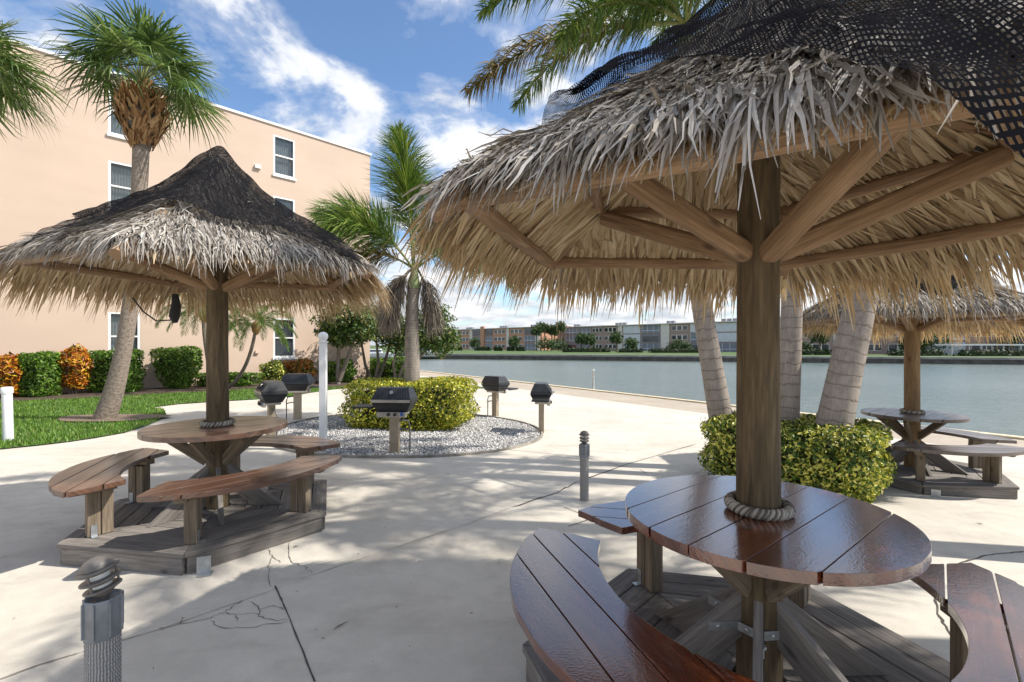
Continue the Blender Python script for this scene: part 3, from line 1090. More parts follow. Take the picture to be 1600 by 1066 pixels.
def frond_mesh(name, pts, leaflet, density, r, **kw):
    V = frond_geom(pts, leaflet, density, r, **kw)
    n = len(V)
    i = np.arange(n)[:, None] * 5
    Fc = np.concatenate([i + [0, 1, 2], i + [0, 2, 4], i + [4, 2, 3]], 1).reshape(-1, 3)
    return np_mesh(name, V.reshape(-1, 3), Fc)


def trunk(parent, pts, rads, mat, n=16, name='trunk'):
    """smooth trunk through the given points"""
    P_ = np.array([tuple(p) for p in pts], float)
    tt = np.linspace(0, 1, len(P_))
    q = np.linspace(0, 1, 40)
    try:
        cs = [np.polyfit(tt, P_[:, i], min(3, len(P_) - 1)) for i in range(3)]
        Q = np.stack([np.polyval(c, q) for c in cs], 1)
    except Exception:
        Q = np.stack([np.interp(q, tt, P_[:, i]) for i in range(3)], 1)
    rr = np.interp(q, tt, rads)
    mb_ = MB()
    mb_.tube([Vector(x) for x in Q], [float(x) for x in rr], n, wob=0.01)
    return mb_.build(name, mat, parent), Vector(Q[-1]), Vector(Q[-1] - Q[-3]).normalized()


def foxtail(name, label, base, pts, rads, fronds, group=None, mat=None, shaft=0.7, seed=0, dens=150, leaflet=0.36):
    """pts relative to base; fronds: (azimuth deg from +Y clockwise, elevation deg, length, droop, kind)"""
    r = np.random.default_rng(seed)
    o = thing(name, label, 'palm', base, 0, group)
    tr, top, d = trunk(o, pts, rads, mat or M['trunk_ring'])
    mb_ = MB()
    if shaft:
        c = [top + d * shaft * x for x in (0, .25, .6, 1)]
        mb_.tube(c, [rads[-1] * 1.06, rads[-1] * 1.1, rads[-1] * .8, rads[-1] * .45], 14)
        mb_.build('crownshaft', M['crownshaft'], o)
    top = top + d * shaft
    for (az_, el_, ln_, dr_, kd, *more) in fronds:
        a, e = R(az_), R(el_)
        dd = (math.sin(a) * math.cos(e), math.cos(a) * math.cos(e), math.sin(e))
        p0 = np.array(top) + np.array([math.sin(a), math.cos(a), 0]) * 0.05
        pts_ = curve_pts(p0, dd, ln_, dr_, 16)
        mt = {'g': M['frond'], 'y': M['frond_old'], 'd': M['frond_dead']}[kd]
        fr = link('frond', frond_mesh('frond', pts_, more[1] if len(more) > 1 else leaflet, dens, r, start=more[0] if more else .14, spread=1.0 if kd != 'd' else .55, sag=.25 if kd == 'g' else .6), mt, o)
        mb_ = MB()
        mb_.tube([Vector(p) for p in pts_], [0.028 * (1 - .85 * i / 15) for i in range(16)], 6)
        mb_.build('stem', M['rachis'] if kd != 'd' else M['bark_dark'], fr)
    return o


def crown(n, seed, l=2.3, lo=-10, hi=75):
    r = random.Random(seed)
    return [(i * 137.5 + r.uniform(-15, 15), lo + (hi - lo) * (i + .5) / n, l * r.uniform(.85, 1.1), r.uniform(1.2, 1.9), 'y' if i < n * .2 and r.random() < .5 else 'g') for i in range(n)]


def rel(base, plist):
    return [Vector(p) - Vector(base) for p in plist]


# cluster of three leaning palms
GP = 'palm trunks growing out of the variegated hedge'
b0 = Vector((3.98, 5.85, gz(3.98, 5.85)))
foxtail('palm_tree', 'thick pale ringed palm leaning right out of the variegated hedge', b0,
        [(-.16, 0, 0), (0.0, 0, 0.85), (.38, .02, 2.55), (.85, .05, 4.3), (1.25, 0.0, 5.7)], [.235, .20, .165, .14, .12], crown(11, 5, 2.2, -25), GP, seed=11)
b0 = Vector((3.76, 6.45, gz(3.76, 6.45)))
foxtail('palm_tree', 'upright middle palm of the three in the variegated hedge', b0,
        [(-.03, 0, 0), (0, 0, .9), (.06, .0, 2.6), (.1, .1, 4.6), (.0, .2, 6.6)], [.16, .138, .128, .118, .105], crown(10, 6, 2.2, -20), GP, seed=12)
b0 = Vector((3.08, 7.0, gz(3.08, 7.0)))
foxtail('palm_tree', 'slender palm leaning left out of the variegated hedge, fronds high above', b0,
        [(.14, 0, 0), (0, 0, .85), (-.30, .0, 2.5), (-.58, -.15, 4.3), (-.72, -.4, 5.5)], [.19, .165, .14, .125, .11],
        [(278, 8, 3.1, .9, 'y'), (262, 30, 2.9, 1.4, 'g'), (300, 22, 2.8, 1.4, 'g'), (250, 50, 2.9, 1.5, 'g'), (240, 5, 2.3, 1.3, 'g'), (20, 30, 2.3, 1.5, 'g'), (70, 20, 2.2, 1.6, 'g'), (120, 35, 2.2, 1.6, 'g'),
         (180, 50, 2.2, 1.4, 'g'), (340, 60, 2.2, 1.2, 'g'), (200, 15, 2.2, 1.4, 'g'), (90, 70, 2.0, 1.0, 'g')], GP, seed=13, dens=190)
# palms beside the picture on the right: their crowns throw the frond shadows
for (x, y, hgt, sd) in ((6.9, 2.3, 5.9, 21), (5.4, 4.0, 7.4, 22), (8.6, 0.9, 6.6, 23), (7.6, 3.9, 8.2, 24)):
    b0 = Vector((x, y, gz(x, y)))
    foxtail('palm_tree', 'ringed palm with a full crown standing beyond the right edge of the deck', b0,
            [(0, 0, 0), (.05, 0, 1), (.1, .05, 3), (.05, .1, hgt * .7), (0, 0, hgt)], [.2, .16, .14, .13, .11], crown(12, sd, 2.3, -20), 'palms beyond the right edge of the deck', seed=sd, dens=85)
# foxtail palm in the yellow hedge
b0 = Vector((-2.22, 10.5, gz(-2.22, 10.5)))
foxtail('palm_tree', 'single palm in the yellow hedge with bushy plumes and dead hanging fronds', b0,
        [(0, 0, 0), (.01, 0, .9), (.0, 0, 2.0), (.03, 0, 3.0)], [.19, .175, .155, .13],
        [(-60, 86, 3.1, 1.25, 'g', .42, .85), (-20, 78, 2.7, 1.2, 'g', .3, .7), (-92, 58, 2.55, 1.55, 'g', .25, .75), (-128, 52, 2.2, 1.8, 'g', .25, .75), (-112, 34, 1.6, 1.6, 'y', .2, .45), (80, 42, 2.7, 2.3, 'g', .2, .5),
         (60, 58, 2.3, 1.5, 'g', .2, .5), (10, 60, 2.0, 1.4, 'g', .2, .5), (130, 40, 2.2, 2.1, 'g', .2, .5),
         (-80, -35, 1.45, 2.4, 'd'), (-125, -45, 1.3, 2.0, 'd'), (75, -58, 1.3, 2.0, 'd')],
        None, M['trunk_fine'], shaft=0.45, seed=31, dens=300, leaflet=0.42)


def fan_palm(name, label, base, pts, rads, nl, rad_leaf, seed, skirt=True, group=None):
    r = np.random.default_rng(seed)
    o = thing(name, label, 'palm', base, 0, group)
    tr, top, d = trunk(o, pts, rads, M['sabal_bark'], 18)
    if skirt:
        # old leaf bases, criss-crossed
        n = 520
        zt = r.uniform(-1.15, 0.12, n)
        an = r.uniform(0, 2 * np.pi, n)
        prof = np.interp(zt, [-1.2, -.95, -.6, -.2, .12], [rads[-1] + .02, rads[-1] + .07, rads[-1] + .25, rads[-1] + .22, rads[-1] - .02])
        P_ = np.stack([np.cos(an) * prof, np.sin(an) * prof, zt], 1) + np.array(top)
        out = np.stack([np.cos(an), np.sin(an), 0 * an], 1)
        sidev = np.stack([-np.sin(an), np.cos(an), 0 * an], 1)
        sw = r.choice([-1, 1], n)[:, None]
        dv = unit(np.array([0, 0, 1.0]) + sidev * sw * r.uniform(.2, .7, (n, 1)) + out * r.uniform(0.0, .5, (n, 1)))
        Ls = r.uniform(.16, .34, (n, 1))
        W = r.uniform(.02, .045, (n, 1))
        wv_ = unit(np.cross(dv, out))
        V = np.stack([P_ - wv_ * W, P_ + wv_ * W, P_ + dv * Ls + wv_ * W * .5 + out * .03, P_ + dv * Ls - wv_ * W * .5 + out * .03], 1)
        uv = np.tile(np.array([[0, 0], [0, .05], [.3, .05], [.3, 0]]), (n, 1, 1)) + r.uniform(0, 5, (n, 1, 2))
        bo = link('leaf_boot', np_mesh('leaf_boot', V.reshape(-1, 3), np.arange(n * 4).reshape(-1, 4), uv.reshape(-1, 2)), M['boot'], o)
        mb_ = MB()
        mb_.lathe([(rads[-1] * .9, -1.15), (rads[-1] + .04, -.9), (rads[-1] + .17, -.55), (rads[-1] + .17, -.2), (.05, .12)], top, 16)
        mb_.build('boot_core', M['bark_dark'], bo)
    apex = np.array(top) + np.array([0, 0, .34 if skirt else .05])
    for i in range(nl):
        az_ = i * 2.39996 + r.uniform(-.2, .2)
        el_ = R(2 + 84 * (i + .5) / nl)
        dd = np.array([math.cos(az_) * math.cos(el_), math.sin(az_) * math.cos(el_), math.sin(el_)])
        pl = rad_leaf * r.uniform(.5, .64)
        pet = curve_pts(apex, dd, pl, 0.5, 7)
        hub = pet[-1]
        ax = unit(pet[-1] - pet[-2])
        s = unit(np.cross(ax, [0, 0, 1.0]))
        u = np.cross(s, ax)
        roll = r.uniform(-.5, .5)
        s, u = s * math.cos(roll) + u * math.sin(roll), u * math.cos(roll) - s * math.sin(roll)
        ns = 34
        th = np.linspace(-2.15, 2.15, ns) + r.normal(0, .02, ns)
        Ls = rad_leaf * .62 * (0.72 + .38 * np.cos(th * .55)) * r.uniform(.9, 1.1, ns)
        fold = 0.28
        dirs = unit(ax[None] * np.cos(th)[:, None] + s[None] * np.sin(th)[:, None] + u[None] * (-fold * np.abs(np.sin(th)))[:, None])
        pr = unit(np.cross(dirs, u[None] + 0 * dirs))
        g = np.array([0, 0, -1.0])
        W = 0.024
        c0 = hub[None] + dirs * .02
        c1 = hub[None] + dirs * (Ls * .5)[:, None] + g * (Ls * .05)[:, None]
        c2 = hub[None] + dirs * (Ls * .82)[:, None] + g * (Ls * .17 * r.uniform(.6, 1.4, ns))[:, None]
        c3 = hub[None] + dirs * (Ls * 1.0)[:, None] + g * (Ls * .36 * r.uniform(.5, 1.5, ns))[:, None]
        V = np.stack([c0 - pr * .004, c0 + pr * .004, c1 - pr * W, c1 + pr * W, c2 - pr * W * .45, c2 + pr * W * .45, c3], 1)
        k_ = np.arange(ns)[:, None] * 7
        Fc = np.concatenate([k_ + [0, 1, 3], k_ + [0, 3, 2], k_ + [2, 3, 5], k_ + [2, 5, 4], k_ + [4, 5, 6]], 1).reshape(-1, 3)
        lf = link('fan_leaf', np_mesh('fan_leaf', V.reshape(-1, 3), Fc), M['fan'], o)
        mb_ = MB()
        mb_.tube([Vector(p) for p in pet], [.02, .018, .016, .014, .013, .012, .01], 5)
        mb_.build('petiole', M['rachis'], lf)
    return o


SB = G(160, 657)
fan_palm('palm_tree', 'leaning fan palm with brown leaf boots in a mulch ring on the lawn', SB,
         [(0, 0, -.05), (.38, .03, 1.2), (.62, .03, 2.9), (.8, .03, 4.9), (.86, .03, 7.2)], [.215, .165, .145, .148, .165], 28, 1.5, 41)
fan_palm('palm_tree', 'fan palm at the far left, only its drooping leaves showing', (-11.75, 9.9, 0), [(0, 0, 0), (0, 0, 2.5), (.05, 0, 5), (.1, 0, 7.4)], [.22, .18, .17, .17], 30, 1.6, 42, False)


def pygmy(label, base, pts, seed, n=24, l=1.7):
    r = np.random.default_rng(seed)
    o = thing('date_palm', label, 'palm', base, 0, 'small date palms against the wall')
    tr, top, d = trunk(o, pts, [.075, .065, .06, .06], M['bark_dark'], 10)
    mb_ = MB()
    mb_.lathe([(.05, -.3), (.13, -.18), (.17, 0), (.1, .16), (.02, .25)], top, 12)
    mb_.build('crown_base', M['boot'], o)
    top = top + Vector((0, 0, .15))
    for i in range(n):
        a = i * 2.4 + r.uniform(-.2, .2)
        e = R(-5 + 80 * (i + .5) / n)
        pts_ = curve_pts(top, (math.cos(a) * math.cos(e), math.sin(a) * math.cos(e), math.sin(e)), l * r.uniform(.85, 1.1), 2.0, 12)
        link('frond', frond_mesh('frond', pts_, .22, 130, r, plumose=False, spread=.9, width=.013, sag=.3), M['pygmy'], o)
    return o


pb = AT(330, 590, 17.0)
pygmy('small date palm behind the umbrella post, fronds spreading to its left', (pb.x, pb.y, 0), [(0, 0, 0), (-.02, -.1, .9), (-.1, -.2, 1.9), (-.12, -.2, 2.75)], 51)
pb = AT(352, 588, 18.0)
pygmy('small date palm with a curved bare trunk left of the ground floor window', (pb.x, pb.y, 0), [(0, 0, 0), (.75, -.1, .75), (1.15, -.2, 1.7), (1.28, -.2, 2.35)], 52)

# ------------------------------------------------------------------ the peach building
BD = Vector((0.694, 0.720, 0)).normalized()
BN = Vector((BD.y, -BD.x, 0))
BC = Vector((-7.38, 24.6, 0))
BH = 11.5
bld = thing('apartment_building', 'tall peach stucco apartment building with white framed sash windows', 'building', BC, math.atan2(BD.y, BD.x))


def wall_s(px, z=None):
    """local x on the wall (0 at the corner, negative to the left) at pixel column px"""
    k_ = (px - PX0) / F
    s = (k_ * BC.y - BC.x) / (BD.x - k_ * BD.y)
    return s


wins = []
sL0, sL1 = wall_s(169), wall_s(219)
sR0, sR1 = wall_s(427), wall_s(461)
for fl in range(4):
    zb = 1.10 + 2.74 * fl
    wins.append((sL0, sL1, zb, zb + 1.78, fl, 'l'))
    wins.append((sR0, sR1, zb, zb + 1.78, fl, 'r'))
    wins.append((sL0 - 11, sL1 - 11, zb, zb + 1.78, fl, 'x'))
xs = sorted(set([-42.0, 0.0] + [w_[0] for w_ in wins] + [w_[1] for w_ in wins]))
zs = sorted(set([-0.5, BH] + [w_[2] for w_ in wins] + [w_[3] for w_ in wins]))
mb = MB()
for i in range(len(xs) - 1):
    for j in range(len(zs) - 1):
        xm, zm = (xs[i] + xs[i + 1]) / 2, (zs[j] + zs[j + 1]) / 2
        if any(w_[0] < xm < w_[1] and w_[2] < zm < w_[3] for w_ in wins):
            continue
        mb.face([(xs[i], 0, zs[j]), (xs[i + 1], 0, zs[j]), (xs[i + 1], 0, zs[j + 1]), (xs[i], 0, zs[j + 1])])
DP = 0.13
for x0, x1, z0, z1, fl, c in wins:
    mb.face([(x0, 0, z0), (x1, 0, z0), (x1, DP, z0), (x0, DP, z0)])
    mb.face([(x0, 0, z1), (x0, DP, z1), (x1, DP, z1), (x1, 0, z1)])
    mb.face([(x0, 0, z0), (x0, DP, z0), (x0, DP, z1), (x0, 0, z1)])
    mb.face([(x1, 0, z0), (x1, 0, z1), (x1, DP, z1), (x1, DP, z0)])
mb.face([(0, 0, -.5), (0, 15, -.5), (0, 15, BH), (0, 0, BH)])
mb.face([(0, 15, -.5), (-42, 15, -.5), (-42, 15, BH), (0, 15, BH)])
mb.face([(-42, 15, -.5), (-42, 0, -.5), (-42, 0, BH), (-42, 15, BH)])
mb.build('wall', M['stucco'], bld)
mb = MB()
mb.box((-21, 7.5, BH + .05), 21.06, 7.56, 0.05)
rf = mb.build('roof', M['white'], bld)
for x0, x1, z0, z1, fl, c in wins:
    mb = MB()
    fw = 0.075
    xm, zm = (x0 + x1) / 2, (z0 + z1) / 2
    mb.box((x0 + fw / 2, .055, zm), fw / 2, .05, (z1 - z0) / 2)
    mb.box((x1 - fw / 2, .055, zm), fw / 2, .05, (z1 - z0) / 2)
    mb.box((xm, .055, z1 - fw / 2), (x1 - x0) / 2 - fw, .05, fw / 2)
    mb.box((xm, .055, z0 + fw / 2), (x1 - x0) / 2 - fw, .05, fw / 2)
    mb.box((xm, .045, zm), (x1 - x0) / 2 - fw, .035, .03)
    fr = mb.build('window', M['white'], bld)
    mb = MB()
    mb.box((xm, -.02, z0 - .05), (x1 - x0) / 2 + .04, .05, .048)
    mb.build('sill', M['white'], fr)
    mb = MB()
    mb.face([(x0 + .05, .085, z0), (x1 - .05, .085, z0), (x1 - .05, .085, z1), (x0 + .05, .085, z1)])
    mb.build('pane', M['glass'], fr)
    mb = MB()
    rows = []
    for z_ in (z0, z1):
        rows.append([(x0 + (x1 - x0) * q / 40, .22 + .025 * math.sin(q * 1.7), z_) for q in range(41)])
    mb.grid(rows)
    mb.build('curtain_or_dark', M['dark'] if (c == 'r' and fl == 0) else M['curtain_or_dark'], fr)  # ground-floor right sheet is no curtain: the room's shade is put into its colour
mb = MB()
s_ = wall_s(402)
zz_ = AT(402, 261, (BC + BD * s_).y).z
mb.box((s_, -.06, zz_), .13, .06, .08, taper=.8)
mb.build('vent', M['dirty_white'], bld)
mb = MB()
s_ = wall_s(401)
zz_ = AT(401, 550, (BC + BD * s_).y).z
mb.box((s_, -.05, zz_), .08, .05, .06, taper=.8)
mb.build('vent', M['stucco'], bld)

# ------------------------------------------------------------------ shrubs along the wall
def wallpt(px, off):
    """ground point in front of the wall, off metres out, at pixel column px"""
    k_ = (px - PX0) / F
    b0_ = BC + BN * off
    s = (k_ * b0_.y - b0_.x) / (BD.x - k_ * BD.y)
    p = b0_ + BD * s
    return p


rzw = math.atan2(BD.y, BD.x)


def shrub(name, label, cat, x0, x1, top, off, mat, n, leaf, group=None, seed=0, p=4.0, depth=.42, **kw):
    c = wallpt((x0 + x1) / 2, off)
    Yc = c.y
    hw = (x1 - x0) / 2 * Yc / F
    hz_ = (CAMH + (HOR - top) / F * Yc - gz(c.x, c.y) - kw.get('lift', 0)) / 2
    hw = hw * .93 - .04
    return hedge(name, label, cat, c, hw, depth, hz_, mat, n, leaf, 0, p, group, seed, **kw)


shrub('croton', 'orange and yellow croton bush at the far left by the white bollard', 'bush', -14, 36, 554, .8, M['croton'], 1900, .16, 'croton bushes along the wall', 61, 2.6, lift=.12, aspect=.36, lump=.12)
shrub('shrub', 'clipped bright green shrub between the two orange crotons', 'bush', 34, 87, 551, .9, M['hedge_grn'], 3600, .11, 'clipped green shrubs along the wall', 62, 6)
shrub('croton', 'orange croton bush between two square green shrubs', 'bush', 94, 136, 541, .8, M['croton'], 1900, .16, 'croton bushes along the wall', 63, 2.6, lift=.25, aspect=.36, lump=.12)
shrub('shrub', 'square clipped green shrub behind the leaning palm trunk', 'bush', 143, 222, 547, .9, M['hedge_grn'], 4600, .11, 'clipped green shrubs along the wall', 64, 8)
shrub('shrub', 'green shrub clipped wide at the top and narrow at its foot', 'bush', 245, 312, 543, .9, M['hedge_grn'], 3800, .11, 'clipped green shrubs along the wall', 65, 7, taper=.45)
shrub('shrub', 'low sparse grey green ground shrub behind the umbrella post', 'bush', 296, 412, 584, 1.0, M['hedge_grn'], 3600, .10, 'low planting under the wall', 66, 3.5, lump=.15, stem=False)
shrub('shrub', 'small variegated yellow green shrub under the ground floor window', 'bush', 407, 446, 565, .7, M['hedge_var'], 1500, .12, 'low planting under the wall', 67, 3, lump=.12)
shrub('croton', 'red and green croton under the wall right of the window', 'bush', 440, 498, 562, .7, M['croton_dk'], 2000, .15, 'low planting under the wall', 68, 3, lump=.12, aspect=.36)
shrub('shrub', 'dark green shrub at the foot of the tree near the building corner', 'bush', 508, 560, 562, .9, M['hedge_grn'], 2200, .12, 'low planting under the wall', 69, 3, lump=.15)
for (px, Y, w_, hz_, lab, sd) in ((575, 25.5, 1.0, .55, 'low green shrub just past the building corner', 70), (612, 24.5, 1.1, .62, 'rounded green shrub between the small trees and the single palm', 71)):
    p = AT(px, 590, Y)
    hedge('shrub', lab, 'bush', (p.x, p.y), w_, .8, hz_, M['hedge_grn'], 2400, .14, 0, 3, 'low planting under the wall', sd, lump=.12)


def broad_tree(name, label, base, blobs, trunks, mat, n, leaf, seed, group=None, cat='tree', br=.05, aspect=.5):
    """blobs: (cx,cy,cz,rx,ry,rz) relative to base"""
    r = np.random.default_rng(seed)
    o = thing(name, label, cat, base, 0, group)
    mb_ = MB()
    for tr in trunks:
        k_ = len(tr)
        mb_.tube([Vector(p) for p in tr], [br * (1 - .55 * i / (k_ - 1)) for i in range(k_)], 8)
    mb_.build('trunk', M['bark_dark'], o)
    vol = np.array([b_[3] * b_[4] * b_[5] for b_ in blobs]) ** .7
    Vs, Fs, o0 = [], [], 0
    for b_, v_ in zip(blobs, vol):
        k_ = int(n * v_ / vol.sum())
        d = unit(r.normal(0, 1, (k_, 3)))
        rad = r.uniform(.35, 1.08, (k_, 1)) ** .6
        lum = 1 + .22 * np.sin(d[:, :1] * 5 + b_[0] * 3) * np.sin(d[:, 2:] * 6 + b_[1]) + .12 * np.sin(d[:, 1:2] * 9)
        P_ = d * rad * lum * np.array(b_[3:6]) + np.array(b_[:3])
        P_[:, 2] = np.maximum(P_[:, 2], .3)
        V, Fc = leaf_cloud(P_, d + np.array([0, 0, .5]), leaf, aspect, .6, .3, seed + int(b_[0] * 10) + k_)
        Vs.append(V)
        Fs.append(Fc + o0)
        o0 += len(V)
    link('crown', np_mesh('crown', np.concatenate(Vs), np.concatenate(Fs)), mat, o)
    return o


tb = AT(528, 590, 21.3)
tb.z = gz(tb.x, tb.y)
broad_tree('small_tree', 'small leafy tree with an upright trunk in front of the building corner', tb,
           [(0.1, 0, 2.75, 1.15, .9, .7), (1.0, 0, 2.5, 1.0, .8, .7), (-.1, .1, 2.2, .8, .7, .5), (.5, -.2, 3.2, .9, .7, .5)],
           [[(0, 0, 0), (.02, 0, 1.2), (.05, 0, 2.6)], [(.05, 0, .2), (.45, 0, 1.2), (.8, .1, 2.4)]], M['tree_leaf'], 4600, .18, 81, 'small trees by the building corner', br=.12)
tb = AT(585, 590, 23.0)
tb.z = gz(tb.x, tb.y)
broad_tree('small_tree', 'small spreading tree with several bent trunks at the building corner', tb,
           [(-.3, 0, 2.9, 1.25, 1.0, .75), (.8, 0, 2.6, 1.2, .9, .7), (.3, .1, 3.3, 1.1, .8, .6), (1.4, 0, 2.2, .8, .7, .5)],
           [[(-.1, 0, 0), (-.45, 0, .9), (-.7, 0, 2.4)], [(0, 0, 0), (.2, 0, 1.0), (.05, 0, 2.5)], [(.1, 0, 0), (.5, .1, 1.1), (.9, .1, 2.5)]], M['tree_leaf'], 5000, .18, 82, 'small trees by the building corner', br=.1)
tb = AT(672, 590, 22.5)
tb.z = gz(tb.x, tb.y)
broad_tree('small_tree', 'light green small tree by the water just right of the single palm', tb,
           [(0, 0, 2.6, 1.2, 1.0, .9), (.6, 0, 2.1, .85, .8, .7), (-.9, 0, 2.1, 1.2, .9, .75), (.2, 0, 3.3, .9, .7, .6)],
           [[(-1.6, 0, 0), (-1.3, 0, .9), (-.6, 0, 2.0)], [(-1.6, 0, 0), (-1.75, 0, 1.0), (-1.5, 0, 2.0)], [(-1.6, 0, 0), (-.9, 0, .8), (0.2, 0, 2.2)]], M['tree_leaf'], 5000, .18, 83, 'small trees by the building corner', br=.09)

# ------------------------------------------------------------------ thatched picnic shelters
PROF_Q = [0, .06, .14, .28, .46, .66, .88, 1.1, 1.4, 1.6, 1.75, 1.95, 2.3]
PROF_Z = [1.09, 1.065, .98, .83, .66, .51, .38, .265, .12, .015, -.08, -.27, -.7]
C36 = math.cos(math.pi / 5)


class Roof:
    def __init__(s, a0, zl, slump=0.0, sdir=0.0):
        s.a0, s.zl, s.slump, s.sdir = a0, zl, slump, R(sdir)
        s.nrm = np.array([[math.sin(R(a0 + 36 + 72 * k)), math.cos(R(a0 + 36 + 72 * k))] for k in range(5)])

    def q(s, xy):
        d = (xy @ s.nrm.T).max(-1) / C36
        rr = np.linalg.norm(xy, axis=-1)
        return d * .75 + rr * .25 * 1.1

    def z(s, xy):
        q_ = s.q(xy)
        z_ = np.interp(q_, PROF_Q, PROF_Z) + s.zl
        if s.slump:
            z_ = z_ - s.drop(np.arctan2(xy[..., 0], xy[..., 1]), q_)
        return z_

    def drop(s, a, q_):
        """the old thatch sags on one side"""
        t_ = np.clip((q_ - .75) / .75, 0, 1)
        return s.slump * t_ * t_ * (3 - 2 * t_) * np.clip(np.cos((a - s.sdir + np.pi) % (2 * np.pi) - np.pi), 0, 1)

    def corner(s, k, rad, dz):
        a = R(s.a0 + 72 * k)
        d_ = float(s.drop(np.float64(a), np.float64(rad))) if s.slump else 0.0
        return Vector((math.sin(a) * rad, math.cos(a) * rad, s.zl + dz - d_))


def strip_field(roof, base, dirv, Ls, W, lift0, lift1, sag, roll, r, curl=.0, secs=5, crumple=.0):
    """leaf strips lying on the roof: base (n,2), dirv (n,2) plan direction"""
    n = len(base)
    ts = np.linspace(0, 1, secs)
    side = np.stack([-dirv[:, 1], dirv[:, 0]], 1)
    cv = r.normal(0, curl, n)
    rows_ = []
    wt_ = np.interp(ts, [0, .3, .75, 1], [.7, 1.0, .8, .18])
    for t_, w_ in zip(ts, wt_):
        p = base + dirv * (Ls * t_)[:, None] + side * (cv * Ls * t_ * t_ + r.normal(0, crumple * t_, n))[:, None]
        z_ = roof.z(p) + lift0 + (lift1 - lift0) * t_ - sag * t_ ** 3 + r.normal(0, crumple * t_, n)
        c = np.concatenate([p, z_[:, None]], 1)
        rl = roll + cv * 2 * t_
        wv_ = np.concatenate([side * np.cos(rl)[:, None], np.sin(rl)[:, None]], 1)
        rows_.append(c - wv_ * (W * w_ / 2)[:, None])
        rows_.append(c + wv_ * (W * w_ / 2)[:, None])
    V = np.stack(rows_, 1)
    k_ = np.arange(n)[:, None] * (2 * secs)
    Fs = [k_ + [2 * i, 2 * i + 1, 2 * i + 3, 2 * i + 2] for i in range(secs - 1)]
    Fc = np.concatenate(Fs, 1).reshape(-1, 4)
    uv = []
    ou = r.uniform(0, 9, n)
    for i in range(secs - 1):
        a_, b_ = ts[i], ts[i + 1]
        uv.append(np.stack([np.stack([ou + Ls * a_, ou], 1), np.stack([ou + Ls * a_, ou + W], 1), np.stack([ou + Ls * b_, ou + W], 1), np.stack([ou + Ls * b_, ou], 1)], 1))
    uv = np.stack(uv, 1).reshape(-1, 2)
    return V.reshape(-1, 3), Fc, uv


def join(parts):
    Vs, Fs, us, o_ = [], [], [], 0
    for V, Fc, uv in parts:
        Vs.append(V)
        Fs.append(Fc + o_)
        us.append(uv)
        o_ += len(V)
    return np.concatenate(Vs), np.concatenate(Fs), np.concatenate(us)


def clip_len(roof, base, dirv, Ls, qmax):
    """shorten the strips so that they end at qmax"""
    q0 = roof.q(base)
    q1 = roof.q(base + dirv * Ls[:, None])
    f = np.where(q1 > qmax, np.clip((qmax - q0) / np.maximum(q1 - q0, 1e-4), .12, 1), 1)
    return Ls * f


